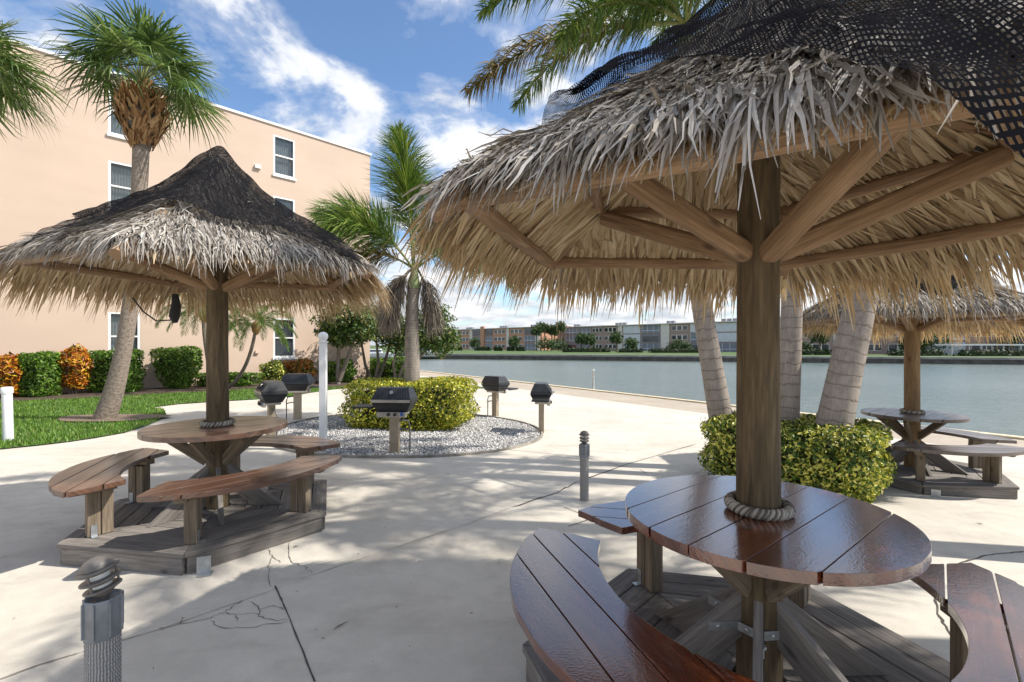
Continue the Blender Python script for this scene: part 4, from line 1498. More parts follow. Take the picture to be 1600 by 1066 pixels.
def thatch(roof, seed, dense=1.0, wid=1.0, leng=1.0, ext=(0, 0, 0, 0, 0), hang=1.0):
    r = np.random.default_rng(seed)
    bases, dirs, qs, qm = [], [], [], []
    for k in range(5):
        a_mid = R(roof.a0 + 36 + 72 * k)
        d = np.array([math.sin(a_mid), math.cos(a_mid)])
        s = np.array([d[1], -d[0]])
        for qv in np.arange(0.02, 1.50 + min(ext[k], 0) * .2, 0.058):
            half = math.tan(math.pi / 5) * qv * C36 + .06
            n = max(3, int(2 * half / .03 * dense))
            u = r.uniform(-half, half, n)
            qq = qv + r.uniform(-.045, .045, n)
            p = d[None] * (qq * C36)[:, None] + s[None] * u[:, None]
            radial = unit(p + 1e-6)
            dd = unit(d[None] * .65 + radial * .55 + s[None] * (r.normal(0, .13, n) + .2 * np.sin(u * 19 + qq * 11 + k) + .1 * np.sin(u * 47 - qq * 8))[:, None])
            bases.append(p)
            dirs.append(dd)
            qs.append(qq)
            # ragged edge: clumps of longer and shorter ends
            cl = np.sin(u * 21 + k * 2 + seed) * .04 + np.sin(u * 53 + seed) * .025
            qm.append(1.66 + ext[k] * .75 + cl + r.uniform(-.09, .07, n))
    base, dirv, qq, qm = np.concatenate(bases), np.concatenate(dirs), np.concatenate(qs), np.concatenate(qm)
    n = len(base)
    Ls = r.uniform(.22, .44, n) * leng
    Ls = clip_len(roof, base, dirv, Ls, qm)
    W = r.uniform(.008, .024, n) * wid
    clump = np.sin(base[:, 0] * 17 + seed) * np.sin(base[:, 1] * 15 + 2 * seed) * .014
    l0 = r.uniform(.0, .03, n) + clump
    l1 = l0 + r.uniform(-.03, .04, n)
    up = r.uniform(0, 1, n) < .07
    l1 = np.where(up, l1 + r.uniform(.02, .07, n), l1)
    sag = np.where(roof.q(base + dirv * Ls[:, None]) > qm - .10, r.uniform(.0, .17, n), 0)
    roll = r.normal(0, .5, n)
    parts = [strip_field(roof, base, dirv, Ls, W, l0, l1, sag, roll, r, .20, 6, .009)]
    # frayed ends hanging over the short eaves
    for k in range(5):
        if ext[k] > -.12:
            continue
        a_mid = R(roof.a0 + 36 + 72 * k)
        d = np.array([math.sin(a_mid), math.cos(a_mid)])
        s = np.array([d[1], -d[0]])
        m_ = int(330 * dense)
        qq = r.uniform(1.08, 1.44, m_)
        half = math.tan(math.pi / 5) * qq * C36
        u = r.uniform(-1, 1, m_) * half
        p = d[None] * (qq * C36)[:, None] + s[None] * u[:, None]
        dd = unit(d[None] * .7 + unit(p) * .5 + s[None] * (r.normal(0, .13, m_) + .24 * np.sin(u * 17 + qq * 9 + k))[:, None])
        tuft = .65 + .35 * np.sin(u * 13 + seed + k) + .25 * np.sin(u * 37)
        Lh = r.uniform(.10, .24, m_) * leng
        sg = r.uniform(.06, .21, m_) * np.clip(tuft, .25, 1.2) * hang * np.interp(qq, [1.1, 1.4], [.25, 1])
        parts.append(strip_field(roof, p, dd, Lh, r.uniform(.009, .028, m_) * wid, r.uniform(.0, .03, m_), r.uniform(-.02, .03, m_), sg, r.normal(0, .55, m_), r, .2, 7, .007))
    return join(parts)


def lining(roof, seed, dense=1.0, ext=(0, 0, 0, 0, 0)):
    """fans of straw seen from beneath, with the leaf ribs"""
    r = np.random.default_rng(seed)
    parts = []
    bases, dirs, l0s, Lss, Ws, qm = [], [], [], [], [], []
    rb, rd, rl = [], [], []
    rows_q = [.10, .24, .38, .52, .66, .80, .94, 1.08, 1.20, 1.30]
    for k in range(5):
        a_mid = R(roof.a0 + 36 + 72 * k)
        d = np.array([math.sin(a_mid), math.cos(a_mid)])
        s = np.array([d[1], -d[0]])
        for ri, qv in enumerate(rows_q):
            half = math.tan(math.pi / 5) * qv * C36 + .05
            nf = max(2, int(2 * half / .115))
            for fi in range(nf):
                u0 = -half + 2 * half * (fi + .5) / nf + r.normal(0, .012)
                lean = .30 + r.normal(0, .06)
                nbld = int(11 * dense)
                ang_ = np.linspace(-.42, .34, nbld) + r.normal(0, .035, nbld) + lean * .6
                p0 = d * (qv * C36) + s * u0
                dd = d[None] * np.cos(ang_)[:, None] + s[None] * np.sin(ang_)[:, None]
                st = np.linspace(-.028, .028, nbld)
                bases.append(p0[None] + s[None] * st[:, None])
                dirs.append(dd)
                Lss.append(r.uniform(.30, .42, nbld))
                qm.append((1.68 + ext[k] if ext[k] > -.12 else 1.42) + r.uniform(-.12, .04, nbld))
                l0s.append(np.full(nbld, -.055 - .012 * (fi % 3)) - .016 * np.linspace(0, 1, nbld) + r.normal(0, .002, nbld))
                Ws.append(r.uniform(.020, .036, nbld))
                rb.append(p0)
                rd.append(d * math.cos(lean) + s * math.sin(lean))
                rl.append(r.uniform(.2, .3))
    base, dirv, qm = np.concatenate(bases), np.concatenate(dirs), np.concatenate(qm)
    l0, Ls, W = np.concatenate(l0s), np.concatenate(Lss), np.concatenate(Ws)
    n = len(base)
    Ls = clip_len(roof, base, dirv, Ls, qm)
    qe = roof.q(base + dirv * Ls[:, None])
    sag = np.where(qe > 1.5, r.uniform(.02, .12, n), .0)
    parts.append(strip_field(roof, base, dirv, Ls, W, l0, l0 - .018 + r.normal(0, .006, n), sag, r.normal(.12, .22, n), r, .05, 4))
    rb, rd, rl = np.array(rb), np.array(rd), np.array(rl)
    m_ = len(rb)
    parts.append(strip_field(roof, rb, rd, rl, np.full(m_, .017), np.full(m_, -.085), np.full(m_, -.09), np.zeros(m_), r.normal(0, .3, m_), r, .02, 4))
    # eave fringe in clusters
    fb, fdv, fq, fs = [], [], [], []
    for k in range(5):
        a_mid = R(roof.a0 + 36 + 72 * k)
        d = np.array([math.sin(a_mid), math.cos(a_mid)])
        s = np.array([d[1], -d[0]])
        qv = 1.44 if ext[k] > -.12 else 1.25
        half = math.tan(math.pi / 5) * qv * C36
        nn_ = int((520 if ext[k] > -.1 else 300) * dense)
        u = r.uniform(-half, half, nn_)
        clus = np.round(u / .12) * .12
        qq = qv + r.uniform(-.12, .05, nn_)
        p = d[None] * (qq * C36)[:, None] + s[None] * u[:, None]
        lean = (u - clus) * 3.5 + .10 + r.normal(0, .10, nn_)
        rad_ = unit(p)
        fb.append(p)
        fdv.append(unit(d[None] * .7 + rad_ * .5 + s[None] * lean[:, None]))
        fq.append((1.82 + ext[k] * 2.2 if ext[k] > -.12 else 1.46) - np.abs(u - clus) * 1.6 + .05 * np.sin(clus * 40 + k) + r.uniform(-.08, .03, nn_))
        fs.append(r.uniform(.03, .25, nn_) * (1 if ext[k] > -.1 else .35))
    fb, fdv, fq, fs = np.concatenate(fb), np.concatenate(fdv), np.concatenate(fq), np.concatenate(fs)
    m_ = len(fb)
    fl_ = clip_len(roof, fb, fdv, r.uniform(.30, .52, m_), fq)
    parts.append(strip_field(roof, fb, fdv, fl_, r.uniform(.010, .021, m_), r.uniform(-.07, -.03, m_), r.uniform(-.09, -.03, m_), fs, r.normal(0, .6, m_), r, .12, 5, .004))
    # closed straw mat between the two layers
    rows_ = []
    nseg = 60
    for qv in (.02, .2, .4, .6, .8, 1.0, 1.2, 1.34, 1.42):
        row = []
        for j in range(nseg + 1):
            a = 2 * math.pi * j / nseg
            dv = np.array([[math.sin(a), math.cos(a)]])
            sc = qv / roof.q(dv)[0]
            p = dv * sc
            row.append([p[0, 0], p[0, 1], roof.z(p)[0] - .035])
        rows_.append(row)
    V = np.array(rows_).reshape(-1, 3)
    Fc, uv = [], []
    for i in range(len(rows_) - 1):
        for j in range(nseg):
            a = i * (nseg + 1) + j
            Fc.append([a, a + 1, a + nseg + 2, a + nseg + 1])
            uv += [[i, j], [i, j + 1], [i + 1, j + 1], [i + 1, j]]
    parts.append((V, np.array(Fc), np.array(uv, float) * .2))
    return join(parts)


def net_mesh(roof, ang, half, seed, hang=.25, n=96, wr=.018, stretch=-.1, drape=0.0):
    """square black net draped on the roof, a corner at math angle ang"""
    r = np.random.default_rng(seed)
    g = np.linspace(-1, 1, n)
    U, W = np.meshgrid(g, g)
    ca, sa = math.cos(ang - math.pi / 4), math.sin(ang - math.pi / 4)
    xy = np.stack([(U * ca - W * sa).ravel(), (U * sa + W * ca).ravel()], 1) * half
    edge = 1 + .04 * np.sin(U * 7 + seed).ravel() * np.abs(W).ravel() ** 4 + .04 * np.sin(W * 6 + 1).ravel() * np.abs(U).ravel() ** 4
    xy *= edge[:, None]
    z_ = roof.z(xy) + .105
    z0_ = z_.copy()
    rr = np.linalg.norm(xy, axis=1)
    th = np.arctan2(xy[:, 1], xy[:, 0])
    z_ += wr * (np.sin(th * 11 + rr * 3) * np.clip(rr, 0, 1) + np.sin(xy[:, 0] * 23 + np.sin(xy[:, 1] * 17)) * .7 + np.sin(xy[:, 1] * 31 + xy[:, 0] * 9) * .5)
    z_ += wr * .8 * np.abs(np.sin(xy[:, 0] * 13 + 4 * np.sin(xy[:, 1] * 5 + seed)))
    # folds rising between the fastenings
    z_ += .02 * np.clip(np.sin(th * 5 + 1), 0, 1) * np.clip(rr - .3, 0, 1)
    corner = (np.clip((np.abs(U) + np.abs(W) - 1.55) / .45, 0, 1) * np.where((U > 0) & (W > 0), 1, .2)).ravel()
    z_ -= hang * corner ** 1.5
    xy *= (1 + stretch * np.clip((np.abs(U) + np.abs(W) - 1.3) / .7, 0, 1).ravel())[:, None]
    if drape:
        xy *= np.where((U > 0) & (W > 0), 1, 1 - .22 * np.clip((np.abs(U) + np.abs(W) - 1.0) / 1.0, 0, 1)).ravel()[:, None]
    z_ = roof.z(xy) + .105 + (z_ - z0_)
    if drape:
        # falls over the eave instead of hugging the thatch
        z_ += .03 - drape * np.clip(roof.q(xy) - 1.43, 0, 1) * ((U + W) > 0).ravel()
    V = np.concatenate([xy, z_[:, None]], 1)
    i, j = np.meshgrid(np.arange(n - 1), np.arange(n - 1), indexing='ij')
    a = (i * n + j).ravel()
    Fc = np.stack([a, a + 1, a + n + 1, a + n], 1)
    q_ = np.stack([(U * half).ravel(), (W * half).ravel()], 1) * 1.15
    uv = q_[Fc].reshape(-1, 2)
    return np_mesh('shade_net', V, Fc, uv, True)


def chord(ang, p):
    """matrix from bench frame (u along the chord, v outward)"""
    c, s = math.cos(ang), math.sin(ang)
    return Matrix(((-s, c, 0, p[0]), (c, s, 0, p[1]), (0, 0, 1, p[2]), (0, 0, 0, 1)))


def shelter(label, loc, roof_a0, zl, mats, seed, net_lab, net_ang, net_half, hang, dense=1.0, bench0=-37, tdir=39, post_m='post', wid=1.0, leng=1.0, ext=(0, 0, 0, 0, 0), slump=0.0, sdir=0.0, fringe=1.0, stretch=-.1, span=51, drape=0.0):
    o = thing('picnic_shelter', label, 'picnic table', loc, 0, 'thatched picnic table shelters on the deck')
    rnd = random.Random(seed)
    roof = Roof(roof_a0, zl, slump, sdir)
    top_m, seat_m = mats
    # platform: six mitred sectors of boards
    mb_ = MB()
    RH, zt = 1.10, .165
    for k in range(6):
        a0 = R(bench0 + 30 + 60 * k)
        a1 = a0 + R(60)
        mid = (a0 + a1) / 2
        dn = Vector((math.cos(mid), math.sin(mid), 0))
        sd = Vector((-dn.y, dn.x, 0))
        ap = RH * math.cos(R(30))
        bw, gap = .137, .008
        x = ap + .012
        while x > .14:
            x0 = max(x - bw, .05)
            w1, w0 = x * math.tan(R(30)) - .003, x0 * math.tan(R(30)) - .003
            ou = rnd.random() * 30
            dz = rnd.uniform(-.002, .002)
            q4 = [dn * x - sd * w1, dn * x + sd * w1, dn * x0 + sd * w0, dn * x0 - sd * w0]
            tp_ = [p + Vector((0, 0, zt + dz)) for p in q4]
            bt_ = [p + Vector((0, 0, zt - .034 + dz)) for p in q4]
            uvq = [(-w1 + ou, x + ou), (w1 + ou, x + ou), (w0 + ou, x0 + ou), (-w0 + ou, x0 + ou)]
            i0 = len(mb_.v)
            mb_.v += [tuple(p) for p in tp_ + bt_]
            for f in ((0, 1, 2, 3), (7, 6, 5, 4), (0, 4, 5, 1), (1, 5, 6, 2), (2, 6, 7, 3), (3, 7, 4, 0)):
                mb_.f.append(tuple(i0 + q_ for q_ in f))
                mb_.uv.append([(uvq[q_ % 4][0], uvq[q_ % 4][1] + (.04 if q_ > 3 else 0)) for q_ in f])
                mb_.sm.append(False)
                mb_.mi.append(0)
            x = x0 - gap
        # skirt board
        p0 = Vector((math.cos(a0), math.sin(a0), 0)) * (RH - .02)
        p1 = Vector((math.cos(a1), math.sin(a1), 0)) * (RH - .02)
        dd = (p1 - p0).normalized() * .012
        mb_.beam(p0 + dd + Vector((0, 0, .062)), p1 - dd + Vector((0, 0, .062)), .036, .132)
    mb_.build('platform', M['deck'], o, bevel=.004)
    mb_ = MB()
    ac = R(bench0 - 30)
    cdir = Vector((math.cos(ac + R(6)), math.sin(ac + R(6)), 0))
    tn = Vector((math.cos(ac + R(60 + 30)), math.sin(ac + R(60 + 30)), 0))
    nn_ = Vector((math.cos(ac + R(30)), math.sin(ac + R(30)), 0))
    pc = Vector((math.cos(ac), math.sin(ac), 0)) * RH + tn * .12
    rotm = math.atan2(tn.y, tn.x)
    mb_.box(pc + nn_ * .008 + Vector((0, 0, .065)), .045, .004, .062, rotm)
    mb_.box(pc + nn_ * .04 + Vector((0, 0, .008)), .045, .036, .004, rotm)
    mb_.build('bracket', M['galv'], o)
    # post
    mb_ = MB()
    ph = zl + .95
    mb_.tube([(0, 0, -.1), (.004, 0, .5), (0, .003, 1.0), (-.003, 0, 1.7), (0, 0, 2.4), (0, 0, ph)], [.098, .097, .094, .091, .089, .085], 20, wob=.012)
    mb_.build('post', M[post_m], o)
    # tabletop: planks cut to a circle
    TR, z0, z1 = .60, .885, .93
    mb_ = MB()
    nbw = 6
    bw = 2 * TR / nbw
    Mt = Matrix.Rotation(R(tdir), 4, 'Z')
    for i in range(nbw):
        v0, v1 = -TR + i * bw + .0025, -TR + (i + 1) * bw - .0025
        vm = min(abs(v0), abs(v1)) if v0 * v1 > 0 else 0
        um = math.sqrt(max(TR * TR - vm * vm, 0)) * .9985
        us = [um * math.sin(math.pi / 2 * (2 * j / 40 - 1)) for j in range(41)]
        lo, hi, uu_ = [], [], []
        for u in us:
            e = math.sqrt(max(TR * TR - u * u, 0))
            a, b_ = max(v0, -e), min(v1, e)
            if b_ - a < .0015:
                continue
            uu_.append(u)
            lo.append(a)
            hi.append(b_)
        mb_.strip_solid(uu_, lo, hi, z0, z1, Mt, (rnd.random() * 20, rnd.random() * 20))
    mb_.build('tabletop', top_m, o, bevel=.006)
    # rope collar
    mb_ = MB()
    for turn in range(3):
        n = 90
        pts_, ph_ = [], turn * 2 * math.pi / 3
        for j in range(n + 1):
            a = 2 * math.pi * j / n
            tw = a * 11 + ph_
            rr = .122 + .013 * math.cos(tw)
            pts_.append((rr * math.cos(a), rr * math.sin(a), z1 + .028 + .013 * math.sin(tw) + .006 * math.sin(a)))
        mb_.tube(pts_, .0135, 8)
    mb_.build('rope_collar', M['rope'], o)
    # braces under the table and at the foot
    for k in range(6):
        a = R(bench0 + 14 + 60 * k)
        d = Vector((math.cos(a), math.sin(a), 0))
        mb_ = MB()
        mb_.beam(d * .085 + Vector((0, 0, .60)), d * .40 + Vector((0, 0, .872)), .04, .085)
        mb_.build('table_brace', M['leg'], o, bevel=.003)
        a = R(bench0 + 44 + 60 * k)
        d = Vector((math.cos(a), math.sin(a), 0))
        sd = Vector((-d.y, d.x, 0))
        mb_ = MB()
        i0 = len(mb_.v)
        # board on edge cut to the floor and the post
        prof = [(.088, .56), (.088, .36), (.34, .167), (.60, .167)]
        for sgn in (-1, 1):
            mb_.v += [tuple(d * x + sd * (sgn * .019) + Vector((0, 0, z_))) for x, z_ in prof]
        for f in ((0, 1, 2, 3), (7, 6, 5, 4), (0, 4, 5, 1), (1, 5, 6, 2), (2, 6, 7, 3), (3, 7, 4, 0)):
            mb_.f.append(tuple(i0 + q_ for q_ in f))
            uvv = []
            for q_ in f:
                x, z_ = prof[q_ % 4]
                uvv.append((x * .8 - z_ * .6 + k * 3, x * .6 + z_ * .8 + k + (.04 if q_ > 3 else 0)))
            mb_.uv.append(uvv)
            mb_.sm.append(False)
            mb_.mi.append(0)
        fb_ = mb_.build('foot_brace', M['deck'], o, bevel=.003)
        mb_ = MB()
        zc = .415
        p0 = d * .10 + sd * .022
        mb_.box(d * .17 + sd * .0215 + Vector((0, 0, zc)), .075, .0025, .02, math.atan2(d.y, d.x))
        a2 = a + R(34)
        d2 = Vector((math.cos(a2), math.sin(a2), 0))
        mb_.box(d2 * .101 + Vector((0, 0, zc)), .003, .045, .02, a2)
        for q_ in (d * .20 + sd * .0265, d2 * .107):
            mb_.lathe([(.011, -.004), (.011, .004), (.006, .006)], q_ + Vector((0, 0, zc)), 8, False,
                      M=Matrix.Rotation(R(90), 3, 'X') if False else (sd if q_ != d2 * .107 else d2).to_track_quat('Z', 'Y').to_matrix())
        mb_.build('bracket', M['galv'], fb_)
    # benches
    Ri, Ro, hs = .96, 1.15, span
    for k in range(3):
        ang = R(bench0 + 120 * k)
        Mt = chord(ang, (0, 0, 0))
        mb_ = MB()
        vs0 = .475
        plank = (Ro - vs0) / 4
        zs0, zs1 = .575, .617
        umax = Ro * math.sin(R(hs)) * .985
        for i in range(4):
            v0, v1 = vs0 + i * plank + .0035, vs0 + (i + 1) * plank - .0035
            us_all = list(np.linspace(-umax, umax, 97))
            run = []
            runs = []
            for u in us_all:
                lo_ = abs(u) / math.tan(R(hs))
                # rounded tips
                e = abs(u) / umax
                if abs(u) < Ri:
                    lo_ = max(lo_, math.sqrt(Ri * Ri - u * u) - .26)
                hi_ = math.sqrt(max(Ro * Ro - u * u, 0))
                if e > .84:
                    rnd_ = math.sqrt(max(0, 1 - ((e - .84) / .16) ** 2.4))
                    mid_ = (lo_ + hi_) / 2 + .01
                    hl = max((hi_ - lo_) / 2, .0)
                    lo_, hi_ = mid_ - hl * rnd_ - .002, mid_ + hl * rnd_ + .002
                a, b_ = max(v0, lo_), min(v1, hi_)
                if b_ - a > .003:
                    run.append((u, a, b_))
                elif run:
                    runs.append(run)
                    run = []
            if run:
                runs.append(run)
            for run in runs:
                if len(run) > 1:
                    mb_.strip_solid([q_[0] for q_ in run], [q_[1] for q_ in run], [q_[2] for q_ in run], zs0, zs1, Mt, (rnd.random() * 20, rnd.random() * 20))
        be = mb_.build('bench', seat_m, o, bevel=.005)
        for sx in (-1, 1):
            mb_ = MB()
            aa = ang + sx * R(32)
            d = Vector((math.cos(aa), math.sin(aa), 0))
            mb_.beam(d * .76 + Vector((0, 0, .548)), d * 1.06 + Vector((0, 0, .548)), .085, .052)
            mb_.build('cleat', M['leg'], be, bevel=.003)
        for sx in (-1, 1):
            aa = ang + sx * R(30)
            d = Vector((math.cos(aa), math.sin(aa), 0)) * .90
            mb_ = MB()
            sd = Vector((-d.y, d.x, 0)).normalized()
            mb_.box(d + Vector((0, 0, (.167 + .52) / 2)), .042, .045, (.52 - .167) / 2, aa)
            mb_.box(d - d.normalized() * .085 + Vector((0, 0, (.167 + .52) / 2)), .038, .042, (.52 - .167) / 2, aa)
            lg = mb_.build('leg', M['leg'], be, bevel=.008)
            mb_ = MB()
            mb_.box(d + sd * .048 + Vector((0, 0, .215)), .02, .002, .045, aa)
            mb_.box(d + sd * .068 + Vector((0, 0, .170)), .02, .022, .002, aa)
            mb_.build('bracket', M['galv'], lg)
    # roof frame
    for k in range(5):
        c0, c1 = roof.corner(k, 1.40, 0), roof.corner(k + 1, 1.40, 0)
        u0, u1 = roof.corner(k, .95, .265), roof.corner(k + 1, .95, .265)
        xd = (c1 - c0).normalized()
        mb_ = MB()
        mb_.tube([c0 - xd * .07 + Vector((0, 0, .01)), c0.lerp(c1, .5) + Vector((0, 0, rnd.uniform(-.012, .012))), c1 + xd * .07], [.042, .038, .040], 9, wob=.03)
        mb_.build('ring_beam', M['rafter'], o)
        mb_ = MB()
        mb_.tube([u0 - xd * .05, u0.lerp(u1, .5) + Vector((0, 0, rnd.uniform(-.01, .01))), u1 + xd * .05], [.040, .037, .038], 9, wob=.03)
        mb_.build('ring_beam', M['rafter'], o)
        mb_ = MB()
        up = Vector((0, 0, .055))
        mb_.tube([roof.corner(k, .08, .80), roof.corner(k, .5, .50), u0 + up * .7, c0 + up * .3, roof.corner(k, 1.52, -.06)], [.042, .044, .045, .044, .04], 9, wob=.03)
        ra = mb_.build('rafter', M['rafter'], o)
        mb_ = MB()
        d = Vector((u0.x, u0.y, 0)).normalized()
        sd = Vector((-d.y, d.x, 0))
        mb_.beam(u0 + sd * .05 - d * .10 + Vector((0, 0, .02)), u0 + sd * .05 + d * .10 + Vector((0, 0, -.075)), .006, .045, up=d)
        mb_.build('strap', M['strap'], ra)
        mb_ = MB()
        s0 = Vector((d.x * .085, d.y * .085, zl - .14 - .012 * (k % 2)))
        s1 = u0 * 1.0 + Vector((0, 0, -.045)) - d * .02
        mid = s0.lerp(s1, .5)
        x = (s1 - s0)
        y = Vector((0, 0, 1)).cross(x).normalized()
        mb_.beam(s0 - x.normalized() * .03, s1, .085, .095)
        mb_.build('knee_brace', M['rafter'], o, bevel=.032, seg=4)
    # thatch
    th_ = link('thatch_roof', np_mesh('thatch_roof', *thatch(roof, seed, dense, wid, leng, ext, fringe)), M['thatch'], o)
    link('thatch_lining', np_mesh('thatch_lining', *lining(roof, seed + 100, 1.0, ext)), M['lining'], th_)
    # net
    ne = link('shade_net', net_mesh(roof, R(net_ang), net_half, seed, hang, stretch=stretch, drape=drape, wr=.018 if drape else .010), M['net'] if drape else M['net_tight'])
    ne.location = loc
    tag(ne, net_lab, 'netting', 'black nets tied over the thatched roofs')
    return o, ne, roof


C1 = Vector((1.14, 2.19, 0.0))
C2 = Vector((-2.797, 4.50, 0.0))
C3 = Vector((5.78, 6.84, gz(5.78, 6.84)))
shelter('nearest thatched shelter with wet glossy red brown round table and benches', C1, -38.5, 2.26, (M['top_wet'], M['top_wet']), 101,
        'black net over the largest thatched roof, its corner drooping at the eave', -105.5, 1.09, .0, stretch=.0, drape=.42, dense=4.4, wid=.66, bench0=-42, ext=(-.02, 0, -.20, -.24, -.05), slump=.07, sdir=195, fringe=.8)
s2, net2, roof2 = shelter('thatched shelter in front of the peach wall with matt brown table and benches', C2, 25.4, 2.39, (M['top_dry'], M['top_dry']), 102,
        'black net over the pointed thatched roof before the peach wall', -12, .98, .10, stretch=.03, dense=3.0, wid=.62, leng=.72, bench0=-39, span=46, ext=(0, -.16, -.16, 0, 0), slump=.06, sdir=165, fringe=1.0)
shelter('thatched shelter at the water edge with a sunlit post and faded table', C3, 88.2, 2.30, (M['top_grey'], M['top_grey']), 103,
        'black net bunched over the front of the thatched roof by the water', -118, .84, .22, dense=2.4, wid=.75, leng=.8, ext=(-.05, -.18, -.18, -.08, 0), post_m='post_warm', bench0=-95, span=47, fringe=.9)
# gathered end of the second net hanging under the eave with its cord
mb = MB()
p = Vector((-3.63, 5.10, 0)) - C2
pts = [(p.x, p.y, 2.24), (p.x + .01, p.y, 2.12), (p.x - .01, p.y, 2.0), (p.x, p.y, 1.93)]
mb.tube(pts, [.025, .04, .045, .02], 10, wob=.15)
mb.tube([(p.x - .42, p.y - .05, 2.2), (p.x - .34, p.y, 2.05), (p.x - .2, p.y, 1.95), (p.x - .05, p.y, 1.96), (p.x, p.y, 2.03)], .008, 6)
mb.build('hanging_bundle', M['black_cord'], net2)

# ------------------------------------------------------------------ barbecue grills on the gravel circle
def grill_proto(label, loc, rz):
    g = thing('barbecue_grill', label, 'grill', loc, rz, 'black grills around the gravel circle')
    # front is -y; post
    mb_ = MB()
    mb_.box((0, 0, .30), .075, .055, .31)
    po = mb_.build('post', M['tan_post'], g, bevel=.006)
    mb_ = MB()
    mb_.tube([(.23, .04, 0), (.23, .04, .42), (.21, .03, .50), (.08, 0, .52)], .013, 8)
    mb_.tube([(.23, .04, .35), (.16, .03, .38), (.08, .02, .38)], .012, 8)
    mb_.build('gas_pipe', M['strap'], g)

    def hexa(z0, z1, w0, d0, w1, d1, mb__, y0=0, y1=0):
        i0 = len(mb__.v)
        for (z_, w_, d_, yy) in ((z0, w0, d0, y0), (z1, w1, d1, y1)):
            mb__.v += [(-w_, yy - d_, z_), (w_, yy - d_, z_), (w_, yy + d_, z_), (-w_, yy + d_, z_)]
        for f in ((3, 2, 1, 0), (4, 5, 6, 7), (0, 1, 5, 4), (1, 2, 6, 5), (2, 3, 7, 6), (3, 0, 4, 7)):
            mb__.f.append(tuple(i0 + q_ for q_ in f))
            mb__.uv.append([(0, 0)] * 4)
            mb__.sm.append(False)
            mb__.mi.append(0)
    mb_ = MB()
    hexa(.655, .80, .23, .14, .305, .21, mb_)
    mb_.build('body', M['cast'], g, bevel=.012)
    mb_ = MB()
    hexa(.805, .87, .312, .215, .305, .205, mb_)
    hexa(.8705, 1.03, .305, .205, .245, .115, mb_, 0, .02)
    for i in range(13):
        x = -.21 + .035 * i
        mb_.beam((x * 1.16, -.203, .885), (x, -.112, 1.01), .008, .010, up=(0, -1, 1))
    lid = mb_.build('lid', M['cast'], g, bevel=.010)
    mb_ = MB()
    mb_.box((0, -.228, .838), .30, .008, .022)
    for sx in (-1, 1):
        mb_.box((sx * .1, -.245, .842), .012, .014, .010)
    mb_.box((0, -.262, .842), .11, .008, .012)
    mb_.build('handle', M['steel'], lid)
    mb_ = MB()
    nrm = Vector((0, -.87, .5)).normalized()
    mb_.lathe([(.030, -.002), (.030, .006), (.0, .007)], (0, -.165, .965), 20, False, M=nrm.to_track_quat('Z', 'Y').to_matrix())
    mb_.build('emblem', M['steel'], lid)
    mb_ = MB()
    mb_.box((0, -.155, .625), .225, .03, .042)
    mb_.box((0, 0, .632), .20, .125, .022)
    pa = mb_.build('control_panel', M['steel'], g, bevel=.006)
    for sx in (-.04, .06):
        mb_ = MB()
        mb_.lathe([(.026, 0), (.024, .03), (.0, .031)], (sx, -.186, .632), 14, False, M=Matrix.Rotation(R(90), 3, 'X'))
        mb_.build('knob', M['cast'], pa)
    mb_ = MB()
    mb_.box((.165, -.187, .64), .02, .003, .03)
    mb_.build('blue_tag', M['blue'], pa)
    mb_ = MB()
    for i in range(6):
        mb_.box((-.475, -.15 + .058 * i, .735), .155, .024, .010)
    mb_.box((-.33, 0, .72), .012, .17, .012)
    mb_.box((-.60, 0, .72), .012, .17, .012)
    mb_.build('side_shelf', M['cast'], g, bevel=.004)
    return g


g0p = G(617, 708)
grill = grill_proto('black barbecue grill in front of the yellow hedge, its emblem facing out', g0p, R(-4))
for (px, py, Y, rz, lab) in ((846, 676, None, 84, 'black barbecue grill at the right rim of the gravel, turned to the deck'),
                             (774, 650, None, 140, 'black barbecue grill right of the yellow hedge, nearest the water'),
                             (465, 655, None, 184, 'black barbecue grill behind the white post, seen from its back'),
                             (424, 684, None, -52, 'black barbecue grill just behind the brown round table')):
    p = G(px, py)
    c = copy_tree(grill)
    c.location = p
    c.rotation_euler = (0, 0, R(rz))
    c['label'] = lab

